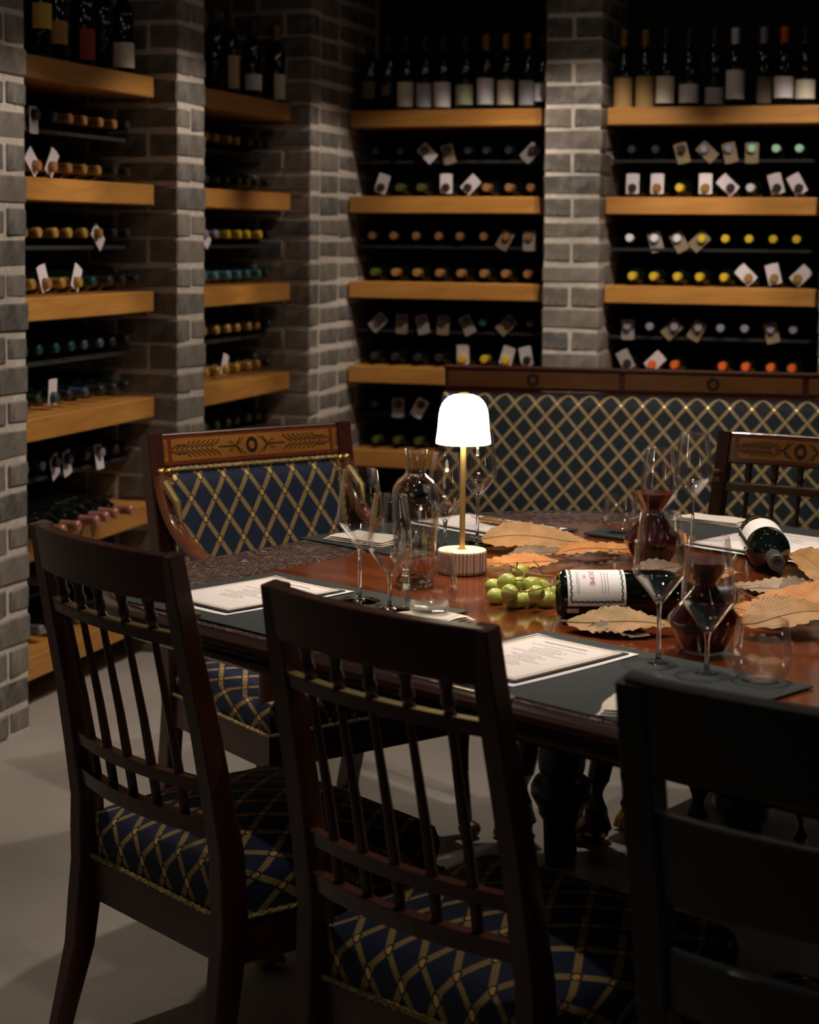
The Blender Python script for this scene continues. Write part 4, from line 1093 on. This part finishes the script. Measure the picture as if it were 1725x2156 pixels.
# local z = axis, local x = toward camera (horizontal), local y = up
cx_ = Vector((ax.y, -ax.x, 0)); M1 = Matrix((( cx_.x, 0, ax.x, 0), (cx_.y, 0, ax.y, 0), (cx_.z, 1, ax.z, 0), (0, 0, 0, 1)))
M1 = Matrix(((cx_.x, 0, ax.x, 0), (cx_.y, 0, ax.y, 0), (0, 1, 0, 0), (0, 0, 0, 1)))
if M1.to_3x3().determinant() < 0:
    cx_ = -cx_; M1 = Matrix(((cx_.x, 0, ax.x, 0), (cx_.y, 0, ax.y, 0), (0, 1, 0, 0), (0, 0, 0, 1)))
SG = 1 if cx_.y < 0 else -1          # +1: local +x faces the camera
b1 = bottle(g1, M1, 'dark wine bottle lying on its side beside the green grapes, white bordered label')
def cang(elev): return elev if SG > 0 else pi-elev     # angle of a surface point at elevation above horizontal on the camera side
LA0, LA1 = cang(-.28), cang(1.62)
lb = wrap(b1, 'label', .0105, .1085, LA0, LA1, M_PAPER, .0419, 20); lb['label'] = 'white label with wavy green border'
M_GREENB = mat('green_scroll', (.05, .10, .07), .7); M_REDP = mat('red_print', (.40, .06, .07), .7)
def surf(z, a, r=.0421): return (r*math.cos(a), r*math.sin(a), z)
mb = MB()
def wav(z_a, a_a, z_b, a_b, n_, amp, ph):
    pts = []
    for k in range(n_+1):
        t = k/n_; z = z_a+(z_b-z_a)*t; a = a_a+(a_b-a_a)*t; w_ = amp*math.sin(t*n_*.9+ph)
        if abs(z_b-z_a) > abs(a_b-a_a)*.04: a += w_/.042
        else: z += w_
        pts.append((z, a))
    for (p, q) in zip(pts, pts[1:]):
        d = Vector((q[0]-p[0], (q[1]-p[1])*.042)); nn = Vector((-d.y, d.x)).normalized()*.0009
        mb.add([surf(p[0]+nn.x, p[1]+nn.y/.042), surf(p[0]-nn.x, p[1]-nn.y/.042), surf(q[0]-nn.x, q[1]-nn.y/.042), surf(q[0]+nn.x, q[1]+nn.y/.042)], [(0, 1, 2, 3)])
e0 = LA0+(LA1-LA0)*.09; e1 = LA0+(LA1-LA0)*.97
for ph in (0, 1.6): 
    wav(.0165, e0, .0165, e1, 42, .0014, ph); wav(.1025, e0, .1025, e1, 42, .0014, ph); wav(.0165, e0, .1025, e0, 56, .0014, ph)
mb.build('label_border', M_GREENB, lb, smooth=False, recalc=False, merge=False)
def wrapped_text(body, size, z, elev, mt, parent, name='lettering', r=.0422):
    cu = bpy.data.curves.new('t', 'FONT'); cu.body = body; cu.size = size; cu.align_x = 'CENTER'; cu.align_y = 'CENTER'
    ob = bpy.data.objects.new('t', cu); C.objects.link(ob); bpy.context.view_layer.update()
    me = bpy.data.meshes.new_from_object(ob); bpy.data.objects.remove(ob, do_unlink=True)
    me.materials.clear(); me.materials.append(mt)
    for v in me.vertices:       # text runs round the bottle (baseline along the circumference)
        x, y = v.co.x, v.co.y; a = cang(elev)+SG*(x/r)*(-1); v.co = surf(z-y*-1*(1) if False else z+y*-1*-1, a, r)
    o = bpy.data.objects.new(name, me); C.objects.link(o); o.parent = parent; return o
wrapped_text('DOME', .012, .052, .95, M_REDP, lb)
wrapped_text('ITI', .008, .039, 1.0, M_REDP, lb)
mb = MB(); rnd = random.Random(4)
for z in (.026, .029, .068, .073, .078):
    a = .25
    while a < 1.25:
        w_ = rnd.uniform(.03, .10); A = [cang(a), cang(min(1.3, a+w_))]
        mb.add([surf(z, A[0]), surf(z+.0012, A[0]), surf(z+.0012, A[1]), surf(z, A[1])], [(0, 1, 2, 3)]); a += w_+.03
mb.build('small_print', M_TEXT, lb, smooth=False, recalc=False, merge=False)
wrap(b1, 'strip_label', .010, .030, cang(-.62), cang(-.40), M_CREAM, .0419, 6)
# bottle 2: neck toward the camera
nt = on(1641, 1192, TZ+.036); bs = Vector((.715, 3.735, TZ+.0425)); ax2 = (nt-bs).normalized()
z2 = ax2; x2 = Vector((z2.y, -z2.x, 0)).normalized(); y2 = z2.cross(x2)
M2 = Matrix(((x2.x, y2.x, z2.x, 0), (x2.y, y2.y, z2.y, 0), (x2.z, y2.z, z2.z, 0), (0, 0, 0, 1)))
b2 = bottle(bs, M2, 'dark wine bottle lying with its neck toward the camera at the right')
up_a = math.atan2(y2.z, x2.z)
l2 = wrap(b2, 'label', .055, .150, up_a-1.75, up_a+1.25, M_CREAM, .0419, 24); l2['label'] = 'cream wrap label'

# grapes
gb = empty('grape_bunch', on(1100, 1270, TZ), 0, 'bunch of green grapes with brown stems between lamp and lying bottle', 'grapes')
GR = [(1042, 1236, .016, .2), (1067, 1225, .034, 1.2), (1096, 1205, .030, .5), (1045, 1256, .011, .4), (1073, 1248, .028, .9), (1098, 1232, .026, .2), (1122, 1232, .030, .3), (1100, 1262, .013, 1.4), (1120, 1258, .014, .4), (1140, 1236, .020, .3),
      (1150, 1262, .013, 1.5), (1130, 1250, .030, .8), (1162, 1250, .016, .2), (1085, 1265, .011, 1.2)]
for k, (px, py, zz, a) in enumerate(GR):
    P = on(px, py, TZ+max(zz, .0115))-gb.location
    M_ = Matrix.Rotation(a*2, 4, 'Z') @ Matrix.Rotation(.3, 4, 'Y')
    MB().ball((P.x, P.y, P.z), (.0195, .0150, .0150), 20, 12, M_).build('grape', M_GRAPE, gb)
def rel(px, py, z): 
    p = on(px, py, TZ+z)-gb.location; return (p.x, p.y, p.z)
mb = MB()
mb.tube([rel(1066, 1187, .045), rel(1088, 1196, .046), rel(1105, 1207, .045), rel(1135, 1212, .040), rel(1166, 1214, .036)], [.0016, .002, .0024, .0024, .002], 7)
mb.tube([rel(1088, 1196, .046), rel(1090, 1183, .058)], .0013, 6); mb.tube([rel(1115, 1208, .044), rel(1113, 1192, .056)], .0012, 6)
mb.tube([rel(1144, 1211, .040), rel(1133, 1190, .058), rel(1124, 1180, .064)], .0014, 6); mb.tube([rel(1053, 1183, .045), rel(1060, 1196, .038), rel(1066, 1206, .030)], .0012, 6)
mb.tube([rel(1062, 1238, .048), rel(1084, 1246, .050), rel(1110, 1246, .050), rel(1130, 1241, .046), rel(1162, 1233, .040), rel(1164, 1222, .038)], [.001, .0013, .0014, .0014, .0016, .0018], 6)
mb.tube([rel(1122, 1244, .048), rel(1119, 1234, .055)], .001, 5); mb.tube([rel(1098, 1246, .050), rel(1097, 1238, .055)], .001, 5); mb.tube([rel(1127, 1242, .047), rel(1120, 1252, .042)], .001, 5)
mb.tube([rel(1105, 1207, .045), rel(1100, 1222, .042), rel(1086, 1222, .040)], .0012, 5)
mb.build('stem', M_STEM, gb)

# leaves
def leaf(px0, py0, px1, py1, wd, mt, label, z=.003, curl=.012, fold=.25, tilt=.22, stem=True):
    A = on(px0, py0, TZ); B = on(px1, py1, TZ); L = (B-A).length; ang = math.atan2(B.y-A.y, B.x-A.x)
    e = empty('dry_leaf', (A.x, A.y, TZ+z), ang, label, 'leaf', 'dry autumn leaves strewn on the table')
    sg = 1 if B.x > A.x else -1; e.rotation_euler = (tilt*sg, 0, ang); e.location.z += wd/2*math.sin(tilt)*.85
    nx, ny = 76, 14; rnd = random.Random(int(px0*3+py0)); ph = rnd.uniform(0, 6)
    def fn(i, j):
        s_ = 2*j-1; w_ = wd/2*(math.sin(pi*min(1, i**.85))**.75)*(1-.25*i)
        tooth = 1+.10*((i*19) % 1)
        x = L*i + abs(s_)*.0; y = w_*s_*(tooth if abs(s_) > .95 else 1)
        zz = curl*(math.sin(pi*i)*.6+.35*math.sin(5*i+ph))+fold*abs(y)+.0016*math.sin((i*17-abs(s_)*9)*pi)*abs(s_)+.003*math.sin(i*9+ph)*s_
        return (x, y, max(.0006, zz)), (i, s_)
    b = MB().grid(nx, ny, fn); o = b.build('blade', mt, e, recalc=False, merge=False, smooth=60)
    if stem:
        MB().tube([(-.022, .004, .004), (0, 0, max(.001, curl*.35*math.sin(ph))+.0005)]+[(L*k/10, 0, max(.0006, curl*(math.sin(pi*k/10)*.6+.35*math.sin(.5*k+ph)))+.0006) for k in range(1, 10)], [.0010]*10+[.0004], 5).build('midrib', M_STEM, e)
    return e
T_, O_, D_, V_, G_ = M_LEAF
leaf(1012, 1160, 1245, 1166, .105, T_, 'broad tan leaf right behind the lamp base, toothed edge toward the grapes', .006, .014, .10, tilt=.40)
leaf(1005, 1105, 1150, 1130, .035, T_, 'narrow tan leaf lying across the menu behind the lamp', .009, .004, .1)
leaf(1340, 1176, 1165, 1192, .07, O_, 'orange leaf behind the label end of the lying bottle', .014, .012, .15)
leaf(1015, 1200, 1190, 1193, .07, O_, 'bright orange leaf under the grape stems', .002, .008, .2)
leaf(1060, 1186, 1230, 1178, .06, D_, 'dark brown leaf under the broad tan leaf', .003, .01, .2)
leaf(1192, 1328, 1425, 1338, .085, V_, 'large olive and tan leaf in front of the lying bottle', .002, .008, .12, tilt=.33)
leaf(1235, 1334, 1370, 1345, .05, D_, 'small dark leaf shape standing in for a shadow behind the near menu', .001, .006, .2)  # dark blade put where only a shadow falls
leaf(1440, 1166, 1340, 1138, .08, O_, 'tan leaf seen through the tall glass behind the lying bottle', .010, .02, .2)
leaf(1180, 1160, 1330, 1172, .05, D_, 'thin dark leaf behind the orange leaf', .003, .006, .2)
leaf(1692, 1238, 1535, 1243, .06, G_, 'grey brown leaf below the neck of the upturned bottle', .002, .006, .2, tilt=.10)
leaf(1700, 1262, 1552, 1246, .06, G_, 'long slim brown leaf under the grey brown leaf', .002, .006, .2)
leaf(1775, 1262, 1668, 1190, .085, T_, 'tan leaf standing up at the right edge beside the bottle neck', .012, .020, .3)
leaf(1640, 1268, 1760, 1262, .085, D_, 'ribbed dark leaf at the right edge under the tan leaf', .004, .012, .2)
leaf(1588, 1282, 1800, 1318, .14, O_, 'large orange leaf at the right edge', .006, .016, .2)
leaf(1540, 1295, 1700, 1330, .09, O_, 'amber leaf beside the near decanter', .002, .008, .2)
leaf(1565, 1345, 1790, 1322, .11, T_, 'pale tan leaf nearest the stemless tumbler at the right', .012, .014, .2)
leaf(1330, 1215, 1450, 1205, .07, D_, 'dark leaf under the neck of the lying bottle', .001, .008, .2)
leaf(1470, 1215, 1560, 1220, .07, O_, 'small amber leaf left of the upturned bottle neck', .001, .008, .2)
